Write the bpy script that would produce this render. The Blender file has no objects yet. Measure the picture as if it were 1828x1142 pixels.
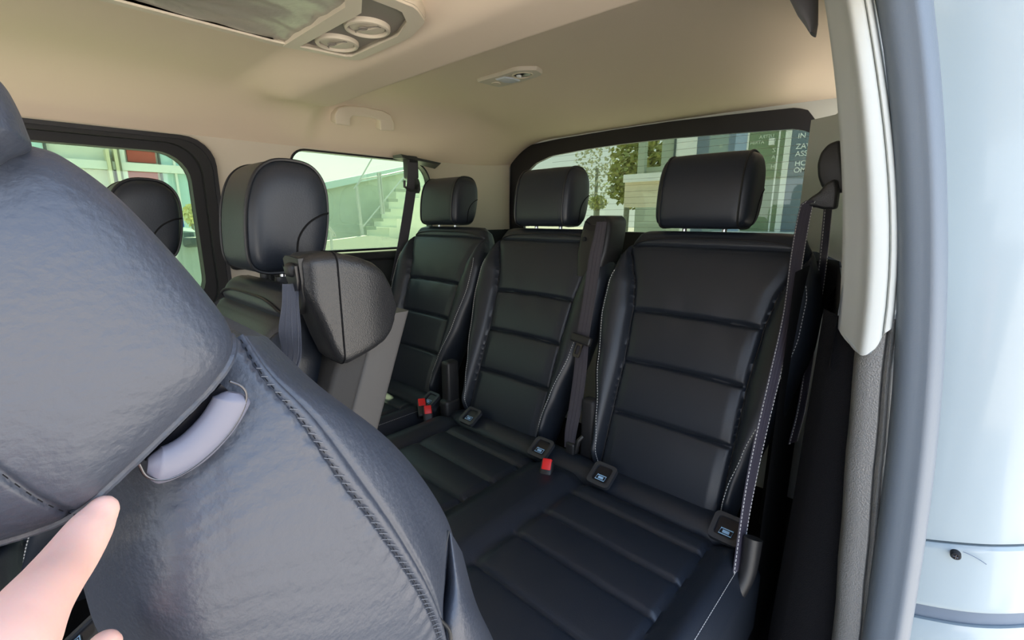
import bpy, bmesh, math, random
from math import sin, cos, pi, radians, exp, atan2, hypot
from mathutils import Vector, Matrix
import numpy as np
random.seed(7)
S = bpy.context.scene
C = S.collection
# ------------------------------------------------------------------ camera
EYE = Vector((0, 0, 1.06)); F = 820.0
yw, pt = radians(43), radians(-12.5)
FW = Vector((-sin(yw)*cos(pt), cos(yw)*cos(pt), sin(pt)))
RT = Vector((cos(yw), sin(yw), 0)); UP = RT.cross(FW)
cd = bpy.data.cameras.new('camera'); cam = bpy.data.objects.new('camera', cd); C.objects.link(cam)
cd.sensor_width = 36; cd.lens = F/1828*36; cd.clip_start = 0.005; cd.clip_end = 300
cam.matrix_world = Matrix((( RT.x, UP.x, -FW.x, EYE.x), (RT.y, UP.y, -FW.y, EYE.y), (RT.z, UP.z, -FW.z, EYE.z), (0, 0, 0, 1)))
S.camera = cam
# ------------------------------------------------------------------ light
wd = bpy.data.worlds.new('sky'); S.world = wd; wd.use_nodes = True
nt = wd.node_tree; nt.nodes.clear()
o_ = nt.nodes.new('ShaderNodeOutputWorld'); b_ = nt.nodes.new('ShaderNodeBackground')
tc = nt.nodes.new('ShaderNodeTexCoord'); sp = nt.nodes.new('ShaderNodeSeparateXYZ'); cr = nt.nodes.new('ShaderNodeValToRGB')
nt.links.new(tc.outputs['Generated'], sp.inputs[0]); nt.links.new(sp.outputs['Z'], cr.inputs[0])
cr.color_ramp.elements[0].position = 0.0; cr.color_ramp.elements[0].color = (0.86, 0.90, 0.92, 1)
cr.color_ramp.elements[1].position = 0.6; cr.color_ramp.elements[1].color = (0.50, 0.68, 1.0, 1)
nt.links.new(cr.outputs[0], b_.inputs['Color']); b_.inputs['Strength'].default_value = 1.5
nt.links.new(b_.outputs[0], o_.inputs['Surface'])
sd = bpy.data.lights.new('sun', 'SUN'); sd.energy = 11.0; sd.angle = radians(1.0); sd.color = (1.0, 0.93, 0.82)
sun = bpy.data.objects.new('sun', sd); C.objects.link(sun)
sun.rotation_euler = Vector((0.42, -0.38, -0.80)).to_track_quat('-Z', 'Y').to_euler()
S.view_settings.view_transform = 'Standard'; S.view_settings.look = 'None'
S.view_settings.gamma = 1.0; S.view_settings.exposure = 1.18; S.view_settings.use_curve_mapping = False

# ------------------------------------------------------------------ helpers
def U(px, py, **k):
    d = FW + RT*((px-914)/F) - UP*((py-571)/F)
    a, v = list(k.items())[0]; i = 'xyz'.index(a)
    return EYE + d*((v-EYE[i])/d[i])
LIN = lambda c: tuple(((v/255)/12.92 if v/255 <= .04045 else ((v/255+.055)/1.055)**2.4) for v in c)
def mat(name, col, rough=.5, spec=.5, bump=0, bscale=200, metal=0, vary=0, sss=0, coat=0, sheen=0, bdist=.001, detail=3, kind='noise'):
    m = bpy.data.materials.new(name); m.use_nodes = True; t = m.node_tree; p = t.nodes['Principled BSDF']
    p.inputs['Base Color'].default_value = (*col, 1); p.inputs['Roughness'].default_value = rough
    p.inputs['Specular IOR Level'].default_value = spec; p.inputs['Metallic'].default_value = metal
    if coat: p.inputs['Coat Weight'].default_value = coat; p.inputs['Coat Roughness'].default_value = .08
    if sheen: p.inputs['Sheen Weight'].default_value = sheen; p.inputs['Sheen Roughness'].default_value = .4
    if sss:
        p.inputs['Subsurface Weight'].default_value = sss; p.inputs['Subsurface Scale'].default_value = .004
        p.inputs['Subsurface Radius'].default_value = (1, .35, .2)
    g = t.nodes.new('ShaderNodeNewGeometry') ; co = t.nodes.new('ShaderNodeTexCoord')
    if bump:
        if kind == 'voronoi':
            n = t.nodes.new('ShaderNodeTexVoronoi'); n.feature = 'SMOOTH_F1'; out = n.outputs['Distance']
        else:
            n = t.nodes.new('ShaderNodeTexNoise'); n.inputs['Detail'].default_value = detail; out = n.outputs['Fac']
        n.inputs['Scale'].default_value = bscale
        t.links.new(co.outputs['Object'], n.inputs['Vector'])
        b = t.nodes.new('ShaderNodeBump'); b.inputs['Strength'].default_value = bump; b.inputs['Distance'].default_value = bdist
        t.links.new(out, b.inputs['Height']); t.links.new(b.outputs[0], p.inputs['Normal'])
    if vary:
        n2 = t.nodes.new('ShaderNodeTexNoise'); n2.inputs['Scale'].default_value = 6; n2.inputs['Detail'].default_value = 4
        t.links.new(co.outputs['Object'], n2.inputs['Vector'])
        mx = t.nodes.new('ShaderNodeMix'); mx.data_type = 'RGBA'
        mx.inputs[6].default_value = (*[v*(1-vary) for v in col], 1); mx.inputs[7].default_value = (*[min(1, v*(1+vary)) for v in col], 1)
        t.links.new(n2.outputs['Fac'], mx.inputs[0]); t.links.new(mx.outputs[2], p.inputs['Base Color'])
    return m
def glass_mat(name, tint, refl=.07):
    m = bpy.data.materials.new(name); m.use_nodes = True; t = m.node_tree; t.nodes.clear()
    o = t.nodes.new('ShaderNodeOutputMaterial'); tr = t.nodes.new('ShaderNodeBsdfTransparent'); gl = t.nodes.new('ShaderNodeBsdfGlossy')
    tr.inputs[0].default_value = (*tint, 1); gl.inputs['Roughness'].default_value = .02
    mx = t.nodes.new('ShaderNodeMixShader'); mx.inputs[0].default_value = refl
    t.links.new(tr.outputs[0], mx.inputs[1]); t.links.new(gl.outputs[0], mx.inputs[2]); t.links.new(mx.outputs[0], o.inputs[0]); return m
def tag(o, label=None, cat=None, group=None, kind=None):
    if label: o['label'] = label
    if cat: o['category'] = cat
    if group: o['group'] = group
    if kind: o['kind'] = kind
    return o
ORG = {}
def empty(name, loc, label=None, cat=None, group=None):
    o = bpy.data.objects.new(name, None); o.empty_display_size = .05; C.objects.link(o); o.location = loc
    ORG[o.name] = Vector(loc); return tag(o, label, cat, group)
def mesh(name, V, Fc, m, parent=None, smooth=True, sharp=None, base=None):
    """vertices are given in world space; origin = parent's base, own base, or bounding-box bottom"""
    me = bpy.data.meshes.new(name)
    if parent: L = ORG[parent.name]
    elif base: L = Vector(base)
    else:
        xs = np.array([tuple(v) for v in V]); L = Vector(((xs[:, 0].min()+xs[:, 0].max())/2, (xs[:, 1].min()+xs[:, 1].max())/2, xs[:, 2].min()))
    me.from_pydata([(v[0]-L[0], v[1]-L[1], v[2]-L[2]) for v in V], [], Fc); me.materials.append(m); me.update()
    bm = bmesh.new(); bm.from_mesh(me); bmesh.ops.recalc_face_normals(bm, faces=bm.faces); bm.to_mesh(me); bm.free()
    o = bpy.data.objects.new(name, me); C.objects.link(o)
    if parent: o.parent = parent
    else: o.location = L
    ORG[o.name] = L
    if smooth:
        for p in me.polygons: p.use_smooth = True
        if sharp: me.set_sharp_from_angle(angle=radians(sharp))
    return o
class MB:
    def __init__(s): s.V = []; s.F = []
    def add(s, V, Fc):
        k = len(s.V); s.V += [Vector(v) for v in V]; s.F += [tuple(i+k for i in f) for f in Fc]; return s
    def box(s, a, b, M=None):
        V = [Vector((x, y, z)) for x in (a[0], b[0]) for y in (a[1], b[1]) for z in (a[2], b[2])]
        if M: V = [M @ v for v in V]
        return s.add(V, [(0, 1, 3, 2), (4, 6, 7, 5), (0, 4, 5, 1), (2, 3, 7, 6), (0, 2, 6, 4), (1, 5, 7, 3)])
    def rbox(s, a, b, r=.01, M=None, seg=3):
        bm = bmesh.new(); V = [bm.verts.new((x, y, z)) for x in (a[0], b[0]) for y in (a[1], b[1]) for z in (a[2], b[2])]
        for f in [(0, 1, 3, 2), (4, 6, 7, 5), (0, 4, 5, 1), (2, 3, 7, 6), (0, 2, 6, 4), (1, 5, 7, 3)]: bm.faces.new([V[i] for i in f])
        bmesh.ops.bevel(bm, geom=bm.edges[:], offset=r, segments=seg, affect='EDGES', profile=.5)
        bm.verts.index_update(); V = [v.co.copy() for v in bm.verts]
        if M: V = [M @ v for v in V]
        Fc = [tuple(v.index for v in f.verts) for f in bm.faces]; bm.free(); return s.add(V, Fc)
    def tube(s, pts, r, n=8, closed=False, caps=True):
        pts = [Vector(p) for p in pts]; N = len(pts); R = r if callable(r) else (lambda i: r); rings = []
        up = None
        for i, p in enumerate(pts):
            if closed: t = pts[(i+1) % N]-pts[i-1]
            else: t = pts[min(i+1, N-1)]-pts[max(i-1, 0)]
            t.normalize()
            if up is None: up = t.orthogonal().normalized()
            up = (up - t*up.dot(t)).normalized(); w = t.cross(up)
            rings.append([p+(up*cos(2*pi*k/n)+w*sin(2*pi*k/n))*R(i) for k in range(n)])
        return s.loft(rings, closedring=True, cyclic=closed, caps=caps and not closed)
    def loft(s, rings, closedring=True, cyclic=False, caps=False):
        n = len(rings[0]); N = len(rings); V = [v for r in rings for v in r]; Fc = []
        for i in range(N if cyclic else N-1):
            for k in range(n if closedring else n-1):
                a, b = i*n+k, i*n+(k+1) % n; c, d = ((i+1) % N)*n+(k+1) % n, ((i+1) % N)*n+k; Fc.append((a, b, c, d))
        if caps: Fc.append(tuple(range(n))); Fc.append(tuple((N-1)*n+k for k in range(n)))
        return s.add(V, Fc)
    def ribbon(s, pts, wv, th=.0012):
        """pts centre line, wv list of width vectors (full width)"""
        rings = []; N = len(pts)
        for i, p in enumerate(pts):
            p = Vector(p); w = Vector(wv[i])/2; t = Vector(pts[min(i+1, N-1)])-Vector(pts[max(i-1, 0)]); nn = t.cross(w).normalized()*th/2
            rings.append([p-w-nn, p-w*.3-nn*1.6, p+w*.3-nn*1.6, p+w-nn, p+w+nn, p+w*.3+nn*1.6, p-w*.3+nn*1.6, p-w+nn])
        return s.loft(rings, True, False, True)
    def build(s, name, m, parent=None, smooth=True, sharp=40, base=None): return mesh(name, s.V, s.F, m, parent, smooth, sharp, base)
def cr_interp(P, n, closed=False):
    """catmull-rom through points -> n samples"""
    P = [np.array(p, float) for p in P]; N = len(P); out = []
    segs = N if closed else N-1
    for i in range(n):
        s = i/(n if closed else n-1)*segs; k = min(int(s), segs-1); t = s-k
        g = (lambda j: P[j % N]) if closed else (lambda j: P[min(max(j, 0), N-1)])
        a, b, c, d = g(k-1), g(k), g(k+1), g(k+2)
        if not closed:
            if k == 0: a = 2*b-c
            if k == N-2: d = 2*c-b
        out.append(.5*((2*b)+(-a+c)*t+(2*a-5*b+4*c-d)*t*t+(-a+3*b-3*c+d)*t**3))
    return out
def lerp_tab(tab, v):
    """smooth table lookup [(v, val)...]"""
    if v <= tab[0][0]: return tab[0][1]
    for (a, x), (b, y) in zip(tab, tab[1:]):
        if v <= b:
            t = (v-a)/(b-a); t = t*t*(3-2*t)*.5+t*.5; return x+(y-x)*t
    return tab[-1][1]
def rrect(x0, x1, y0, y1, r, n=8):
    """rounded rectangle loop, r a number or 4 radii (x1y1, x0y1, x0y0, x1y0)"""
    R = [r]*4 if not isinstance(r, (list, tuple)) else r; out = []
    for (cx, cy, a), q in zip(((x1, y1, 0), (x0, y1, 90), (x0, y0, 180), (x1, y0, 270)), R):
        sx = -1 if cx == x1 else 1; sy = -1 if cy == y1 else 1
        for k in range(n+1):
            t = radians(a+90*k/n); out.append((cx+sx*q+q*cos(t), cy+sy*q+q*sin(t)))
    return out
def resample(loop, n):
    L = loop+[loop[0]]; d = [0]
    for a, b in zip(L, L[1:]): d.append(d[-1]+hypot(b[0]-a[0], b[1]-a[1]))
    out = []; j = 0
    for i in range(n):
        s = d[-1]*i/n
        while d[j+1] < s: j += 1
        t = (s-d[j])/max(1e-9, d[j+1]-d[j]); out.append((L[j][0]+(L[j+1][0]-L[j][0])*t, L[j][1]+(L[j+1][1]-L[j][1])*t))
    return out
def holed(rect, hole, f):
    """flat wall cell with a hole: rect (a0,a1,b0,b1) -> faces; f maps (a,b)->world"""
    a0, a1, b0, b1 = rect; cx = sum(p[0] for p in hole)/len(hole); cy = sum(p[1] for p in hole)/len(hole)
    outer = []
    for (a, b) in hole:
        dx, dy = a-cx, b-cy; t = 1e9
        if dx > 1e-9: t = min(t, (a1-cx)/dx)
        if dx < -1e-9: t = min(t, (a0-cx)/dx)
        if dy > 1e-9: t = min(t, (b1-cy)/dy)
        if dy < -1e-9: t = min(t, (b0-cy)/dy)
        outer.append((cx+dx*t, cy+dy*t))
    # snap nearest samples to the corners
    for c in ((a0, b0), (a0, b1), (a1, b0), (a1, b1)):
        i = min(range(len(outer)), key=lambda k: hypot(outer[k][0]-c[0], outer[k][1]-c[1])); outer[i] = c
    n = len(hole); V = [f(*p) for p in outer]+[f(*p) for p in hole]
    return V, [(i, (i+1) % n, n+(i+1) % n, n+i) for i in range(n)]
def ring_solid(mb, outer, inner, f, d0, d1):
    """frame between two loops (same count) extruded d0..d1; f(a,b,d)"""
    n = len(outer)
    V = [f(*p, d0) for p in outer]+[f(*p, d0) for p in inner]+[f(*p, d1) for p in inner]+[f(*p, d1) for p in outer]; Fc = []
    for i in range(n):
        j = (i+1) % n
        for k in range(4): Fc.append((k*n+i, k*n+j, ((k+1) % 4)*n+j, ((k+1) % 4)*n+i))
    mb.add(V, Fc)
def prism(mb, loop, f, d0, d1):
    n = len(loop); V = [f(*p, d0) for p in loop]+[f(*p, d1) for p in loop]
    mb.add(V, [tuple(range(n)), tuple(range(n, 2*n))]+[(i, (i+1) % n, n+(i+1) % n, n+i) for i in range(n)])
def stitches(path, name, parent, m, gap=.006, length=.0042, r=.0007):
    mb = MB(); P = [Vector(p) for p in path]; d = 0; nxt = 0
    for a, b in zip(P, P[1:]):
        L = (b-a).length
        if L < 1e-9: continue
        t = (b-a)/L
        while nxt < d+L:
            q = a+t*(nxt-d); mb.tube([q, q+t*length], r, 5); nxt += gap
        d += L
    return mb.build(name, m, parent)

# ------------------------------------------------------------------ materials
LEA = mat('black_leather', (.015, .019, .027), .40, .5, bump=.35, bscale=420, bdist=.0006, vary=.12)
LEAF = mat('skylit_leather', (.042, .048, .064), .43, .6, bump=.55, bscale=260, bdist=.0011, vary=.1, detail=5)  # same black leather, with the near seat's sky light put into the colour
LEAD = mat('seat_side_cloth', (.05, .048, .046), .75, .3, bump=.4, bscale=900, bdist=.0005)
PIPE = mat('leather_piping', (.012, .012, .013), .45, .5)
SEAM = mat('seam_shadow_thread', (.006, .006, .007), .8, .2)
THR = mat('white_thread', (.55, .55, .54), .7, .3)
PLB = mat('black_plastic', (.018, .018, .019), .42, .5, bump=.5, bscale=900, bdist=.0004)
PLG = mat('grained_plastic', (.020, .020, .021), .36, .6, bump=.6, bscale=760, bdist=.0006, kind='voronoi')
PLD = mat('dark_trim_plastic', (.014, .014, .016), .6, .4, bump=.4, bscale=500, bdist=.0005)
BEI = mat('headliner_fabric', (.72, .60, .47), .93, .1, bump=.25, bscale=1100, bdist=.0004)
CRM = mat('cream_trim', (.60, .54, .45), .6, .35, bump=.2, bscale=900, bdist=.0003)
CRM2 = mat('cream_pillar_plastic', (.57, .59, .56), .45, .4, bump=.25, bscale=1400, bdist=.0003)
CON = mat('console_plastic', (.66, .58, .46), .5, .4, bump=.2, bscale=900, bdist=.0003)
COND = mat('console_recess', (.25, .22, .19), .55, .4)
WEB = mat('belt_webbing', (.050, .046, .058), .55, .45, bump=.8, bscale=900, bdist=.0006)
WEB2 = mat('violet_grey_webbing', (.062, .056, .078), .5, .5, bump=.8, bscale=900, bdist=.0006)
WEBG = mat('grey_belt_webbing', (.06, .068, .095), .55, .45, bump=.8, bscale=900, bdist=.0006)
RED = mat('red_button', (.75, .02, .02), .4, .5)
CHR = mat('chrome', (.55, .55, .56), .18, .5, metal=1)
DCH = mat('dark_chrome', (.10, .10, .11), .25, .5, metal=1)
GRY = mat('grey_rubber', (.14, .14, .18), .38, .5)
SEAL = mat('door_seal_rubber', (.12, .145, .175), .45, .5, bump=.3, bscale=700, bdist=.0006)
STR = mat('silver_grained_trim', (.19, .19, .185), .42, .6, bump=.9, bscale=620, bdist=.0009, kind='voronoi')
WHT = mat('white_paint', (.40, .47, .50), .3, .5, coat=.5)
WHTD = mat('seam_dark', (.17, .21, .27), .6, .3)
SKIN = mat('skin', (.86, .50, .40), .5, .4, sss=.35, bump=.25, bscale=350, bdist=.0004)
GLS = glass_mat('green_tinted_glass', (.60, .68, .54))
GLR = glass_mat('rear_glass', (.43, .47, .40), .04)
BLK = mat('black_ceramic_border', (.010, .010, .014), .3, .5)
CARP = mat('black_carpet', (.012, .012, .014), .95, .1, bump=.8, bscale=800, bdist=.002)
SYM = mat('label_print', (.35, .55, .75), .6, .3)

# ------------------------------------------------------------------ van shell
XL, YR = -1.80, 1.90
def sm(a, b, x):
    t = min(1, max(0, (x-a)/(b-a))); return t*t*(3-2*t)
def roof(x, y):
    zc = 1.455-.010*((x+.95)/.85)**2
    rear = sm(.775, .86, y); zc += .062*rear
    bm_ = sm(.50, .64, y)*(1-sm(.745, .80, y)); zc -= .050*bm_*sm(-1.72, -1.45, x)
    # shallow valleys either side of the duct
    zc -= .022*exp(-((x+.92)/.22)**4)*(1-sm(.45, .6, y))
    # soft crown crease round the lamp
    zc -= .006*sm(-.45, .0, -hypot((x+1.0)/1.0, (y-1.05)/.8)+.3)*rear
    zc = min(zc, 1.53)
    zc -= .070*sm(1.15, 1.9, y)
    e = min(1, max(0, (x-XL)/.30)); zl = 1.318+(zc-1.318)*(1-(1-e)**2.6)
    e2 = min(1, max(0, (-.08-x)/.30)); zr = 1.33+(zl-1.33)*(1-(1-e2)**2.6)
    return zr
def onroof(px, py):
    d = FW+RT*((px-914)/F)-UP*((py-571)/F); t_ = .3
    while t_ < 4:
        p = EYE+d*t_
        if p.x < XL+.002 or p.z > roof(p.x, p.y): return p
        t_ += .002
NX, NY = 150, 170
mb = MB(); ys = [-1.7+3.6*j/(NY-1) for j in range(NY)]; ys = sorted(ys+[.50+.005*k for k in range(76)]); NY = len(ys)
rows = []
for y in ys:
    rows.append([Vector((XL+(1.72)*((i/(NX-1))), y, roof(XL+1.72*(i/(NX-1)), y))) for i in range(NX)])
mb.loft(rows, False)
top = [[Vector((v.x, v.y, 1.60)) for v in rows[0]], [Vector((v.x, v.y, 1.60)) for v in rows[-1]]]; mb.loft(top, False)
ceil = mb.build('ceiling', BEI, sharp=60); tag(ceil, kind='structure')

# far wall (structure) with two windows
fx = lambda a, b: Vector((XL, a, b))
w1o = resample(rrect(-.55, .495, .70, 1.312, [.085, .05, .05, .09], 10), 140)
w1i = resample(rrect(-.50, .425, .775, 1.262, [.085, .05, .05, .09], 10), 140)
w2o = resample(rrect(.735, 1.37, .925, 1.312, [.10, .06, .05, .04], 10), 140)
w2i = resample(rrect(.742, 1.362, .934, 1.305, [.095, .055, .045, .035], 10), 140)
mb = MB(); mb.add(*holed((-1.7, .62, .60, 1.36), w1o, fx)); mb.add(*holed((.62, 1.40, .915, 1.36), w2o, fx))
mb.box((XL-.01, 1.40, .995), (XL, 1.9, 1.40))
# rounded corner panel between side and rear wall
cp = [(XL+.0, 1.52), (XL+.004, 1.68), (XL+.012, 1.80), (XL+.022, 1.885)]
mb.loft([[Vector((x, y, z)) for (x, y) in cp] for z in (1.0, 1.1, 1.2, 1.3, 1.4)], False)
wl = mb.build('wall_left', CRM, sharp=30); tag(wl, kind='structure')
mb = MB(); mb.box((XL-.02, -1.7, 0), (XL+.004, .62, .602)); mb.box((XL-.02, .62, 0), (XL+.004, 1.9, .918)); mb.box((XL-.02, 1.40, .9), (XL+.03, 1.9, .998))
mb.rbox((XL-.01, .50, .885), (XL+.035, 1.42, .925), .012)
o = mb.build('trim_1', PLD); tag(o, kind='structure')
# window 1 : deep frame
def fd(a, b, d): return Vector((XL+d, a, b))
t = MB(); mid = resample(rrect(-.52, .455, .745, 1.288, [.09, .05, .05, .09], 10), 140)
ring_solid(t, w1o, mid, fd, .012, -.03); ring_solid(t, [(a, b) for a, b in mid], w1i, fd, -.012, -.06)
win1 = mesh('window_1', t.V, t.F, PLD, None, True, 40, base=(XL, 0, 1)); tag(win1, kind='structure')
t = MB(); prism(t, w1i, fd, -.045, -.049); t.build('pane', GLS, win1, False)
t = MB(); ring_solid(t, w1o, [(a+(-.012 if a > 0 else .012), b+(-.012 if b > 1 else .012)) for a, b in w1o], fd, .016, -.01); t.build('rubber_seal', BLK, win1)
t = MB(); ring_solid(t, w2o, w2i, fd, .006, -.03)
win2 = mesh('window_2', t.V, t.F, BLK, None, True, 40, base=(XL, 1, 1)); tag(win2, kind='structure')
t = MB(); prism(t, w2i, fd, -.02, -.024); t.build('pane', GLS, win2, False)
# rear wall + window 3
ro = [(-1.78, .96), (-1.783, 1.15), (-1.778, 1.33), (-1.765, 1.385), (-1.735, 1.412), (-1.69, 1.425), (-1.45, 1.437), (-1.17, 1.442), (-.88, 1.442), (-.60, 1.434), (-.46, 1.428), (-.425, 1.415), (-.398, 1.380), (-.385, 1.33), (-.375, 1.15), (-.372, .96)]
ri = [(-1.68, 1.0), (-1.69, 1.15), (-1.68, 1.27), (-1.655, 1.30), (-1.60, 1.335), (-1.50, 1.362), (-1.30, 1.374), (-1.1, 1.378), (-.88, 1.377), (-.65, 1.369), (-.48, 1.36), (-.435, 1.345), (-.405, 1.31), (-.39, 1.26), (-.392, 1.12), (-.395, 1.0)]
ro = [(a+(.020 if a > -.6 else 0), b) for a, b in ro]; ri = [(a+(.042 if a > -.6 else 0), b) for a, b in ri]; ro = resample(ro, 160); ri_ = resample(ri, 160)
# align the two loops by angle
def align(a, b):
    best = min(range(len(b)), key=lambda k: sum(hypot(a[i][0]-b[(i+k) % len(b)][0], a[i][1]-b[(i+k) % len(b)][1]) for i in range(0, len(a), 8)))
    return [b[(i+best) % len(b)] for i in range(len(b))]
ri_ = align(ro, ri_)
fr = lambda a, b: Vector((a, YR, b))
mb = MB(); mb.add(*holed((-1.81, -.10, .94, 1.47), ro, fr)); mb.box((-1.81, YR, 0), (-.10, YR+.02, .94))
mb.box((-1.81, YR+.06, 1.40), (-.1, YR+.08, 1.60)); 
wr = mb.build('wall_rear', CRM2, sharp=30); tag(wr, kind='structure')
fdr = lambda a, b, d: Vector((a, YR+d, b))
t = MB(); ring_solid(t, ro, ri_, fdr, -.006, .012)
win3 = mesh('window_3', t.V, t.F, BLK, None, True, 40, base=(-1, YR, 1)); tag(win3, kind='structure')
t = MB(); prism(t, ri_, fdr, .008, .011); t.build('pane', GLR, win3, False)
t = MB()
for k in range(14):
    z = 1.02+.026*k; t.tube([(-1.66 if z < 1.28 else -1.5, YR+.006, z), (-.385, YR+.006, z)], .0005, 5)
t.build('defroster_lines', mat('defroster_print', (.22, .20, .16), .5), win3)
mb = MB(); mb.box((-1.80, YR-.035, .90), (-.12, YR+.0, 1.0)); tag(mb.build('trim_2', PLD), kind='structure')

# floor, cargo, front bulkhead
mb = MB(); mb.box((-1.82, -1.7, -.06), (-.0, 1.92, 0)); tag(mb.build('floor', CARP), kind='structure')
mb = MB(); mb.box((-1.82, -1.74, -.06), (.0, -1.70, .95)); tag(mb.build('wall_front', PLD), kind='structure')
# right wall behind the door opening
mb = MB()
prof = []
for z in [0, .15, .3, .45, .6, .75, .86, .92]:
    zz = z
    xs_ = lerp_tab([(0, -.145), (.3, -.140), (.6, -.133), (.92, -.13)], z)
    prof.append([Vector((-.015-.02*z, .785, z)), Vector((-.060-.015*z, .792, z)), Vector((xs_+.03, .812, z)), Vector((xs_+.004, .86, z)), Vector((xs_-.012, 1.0, z)), Vector((xs_-.035, 1.3, z)), Vector((xs_-.05, 1.6, z)), Vector((xs_-.06, 1.9, z))])
mb.loft(prof, False)
tag(mb.build('wall_right', CARP, sharp=60), kind='structure')
mb = MB(); mb.loft([[Vector((-.165, 1.25, z)), Vector((-.225, 1.45, z)), Vector((-.27, 1.58, z)), Vector((-.335, 1.62, z)), Vector((-.39, 1.89, z))] for z in (.965, 1.1, 1.25, 1.335)], False)
mb.loft([[Vector((-.095, .8, z)), Vector((-.165, 1.25, z))] for z in (.965, 1.1, 1.40)], False)
tag(mb.build('trim_3', CRM2, sharp=50), kind='structure')
mb = MB(); mb.loft([[Vector((-.19, .95, z)), Vector((-.21, 1.3, z)), Vector((-.27, 1.6, z)), Vector((-.34, 1.65, z)), Vector((-.38, 1.89, z))] for z in (0, .5, .965)], False)
mb.loft([[Vector((-.098, .79, z)), Vector((-.168, 1.25, z)), Vector((-.21, 1.3, z))] for z in (.84, .9, .967)], False)
tag(mb.build('trim_4', PLD, sharp=50), kind='structure')
# silver grained strip on the door jamb
def jamb(z, pts): return [Vector((x, y, z)) for x, y in pts]
zs = [.2+.035*k for k in range(22)]
rings = []
def stripx(z): return .004+lerp_tab([(.2, -.020), (.45, -.034), (.58, -.044), (.75, -.056), (.88, -.064), (1.0, -.068)], z)
for z in zs:
    x = stripx(z); w = lerp_tab([(.2, .036), (.45, .033), (.6, .034), (.76, .033), (.9, .031)], z)
    rings.append([Vector((x-.012, .790, z)), Vector((x-.007, .762, z)), Vector((x-.001, .752, z)), Vector((x+w*.35, .748, z)), Vector((x+w*.70, .749, z)), Vector((x+w*.74, .756, z)), Vector((x+w*.78, .750, z)), Vector((x+w*.9, .746, z)), Vector((x+w, .752, z)), Vector((x+w+.002, .79, z))])
mb = MB(); mb.loft(rings, True, False, True); tag(mb.build('trim_5', STR, sharp=50), kind='structure')
# cream upper pillar trim
def ptab(t_, d=3):
    c = np.polyfit([a for a, b in t_], [b for a, b in t_], d); return lambda z: float(np.polyval(c, z))
pl = ptab([(.88, -.096), (.91, -.098), (1.124, -.121), (1.332, -.165), (1.5, -.215)])
prr = ptab([(.88, -.036), (.912, -.032), (1.12, -.059), (1.315, -.107), (1.5, -.16)])
rings = []
zs = [.868, .872, .88, .89, .90, .92, .95]+[.99+.03*k for k in range(18)]
for z in zs:
    a, b = pl(max(z, .88)), prr(max(z, .9)); 
    y0 = .735
    SP = [(0, .83), (0, .806), (.015, .797), (.10, .789), (.2, .779), (.30, .769), (.36, .763), (.42, .757), (.48, .750), (.53, .7435), (.57, .739), (.62, .7365), (.68, .736), (.74, .7365), (.80, .737), (.84, .738), (.865, .7405), (.875, .745), (.885, .7405), (.91, .738), (.94, .738), (.97, .739), (.99, .742), (1, .75), (1, .83)]
    rings.append([Vector((a+(b-a)*q, w, z)) for q, w in SP])
ZB = [(0, .905), (.06, .899), (.2, .893), (.45, .8845), (.6, .8835), (.72, .887), (.82, .897), (.87, .910), (.90, .917), (1, .923)]
for R_ in rings:
    a, b = R_[0].x, R_[-1].x
    for v in R_: v.z = max(v.z, lerp_tab(ZB, (v.x-a)/(b-a)))
mb = MB(); mb.loft(rings, True, False, True); tag(mb.build('trim_6', CRM2, sharp=55), kind='structure')
# rubber door seal : bulging tube beside the jamb
sa_ = ptab([(.3, .004), (.486, -.004), (.771, -.021), (.919, -.029), (1.117, -.057), (1.305, -.104), (1.45, -.145)], 4); sb_ = ptab([(.3, .050), (.52, .044), (.789, .0285), (.926, .0165), (1.114, -.0105), (1.29, -.049), (1.45, -.09)], 4)
rings = []
for k in range(60):
    z = .3+1.2*k/59
    a = sa_(z); b = sb_(z)
    w = b-a; R = []
    for i in range(48):
        t_ = 2*pi*i/48; cc, ss = cos(t_), sin(t_)
        R.append(Vector(((a+b)/2+w*.5*math.copysign(abs(cc)**.8, cc), .752-.026*math.copysign(abs(ss)**.9, ss)-.004*exp(-((cc-.45)/.25)**2)*max(0, ss), z)))
    rings.append(R)
mb = MB(); mb.loft(rings, True, False, True); o = mb.build('door_seal', SEAL); tag(o, 'thick grey rubber seal running down the edge of the door opening', 'door seal')

# ------------------------------------------------------------------ white body panel outside
wp = empty('sliding_door', (.10, .85, .1), 'white painted edge of the slid back door beyond the rubber seal', 'car door')
def whitex(x, z):
    y = .84+.028*((x-.09)/.08)**2*(1 if x > .09 else .35)-.012*sm(.20, .9, z)
    return y+max(0, .06-x)*.5*0
X0 = lambda z: .0-.085*sm(.75, 1.35, z)
def wgrid(z0, z1, name, m, off=0):
    rows = []
    n = 24
    for j in range(n+1):
        z = z0+(z1-z0)*j/n; e = min((z-z0), (z1-z)); r_ = .004*max(0, 1-e/.006)**2
        rows.append([Vector((X0(z)+(.285-X0(z))*i/40, whitex(X0(z)+(.285-X0(z))*i/40, z)+r_+off, z+(X0(z)+(.285-X0(z))*i/40-.04)*(.42 if z < 1.2 else .42-(z-1.2)*.7))) for i in range(41)])
    back = [[Vector((v.x, v.y+.02, v.z)) for v in r] for r in rows]
    mb = MB(); mb.loft(rows, False); mb.loft(back, False)
    mb.loft([rows[0], back[0]], False); mb.loft([rows[-1], back[-1]], False)
    return mb.build(name, m, wp)
wgrid(.602, 1.75, 'upper_panel', WHT); wgrid(.490, .598, 'lower_panel', WHT); 
wgrid(.10, .462, 'sill_panel', WHT, .004); wgrid(.46, .62, 'joint', WHTD, .012)
c_ = U(1706, 990, y=.829); mb = MB()
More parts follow.
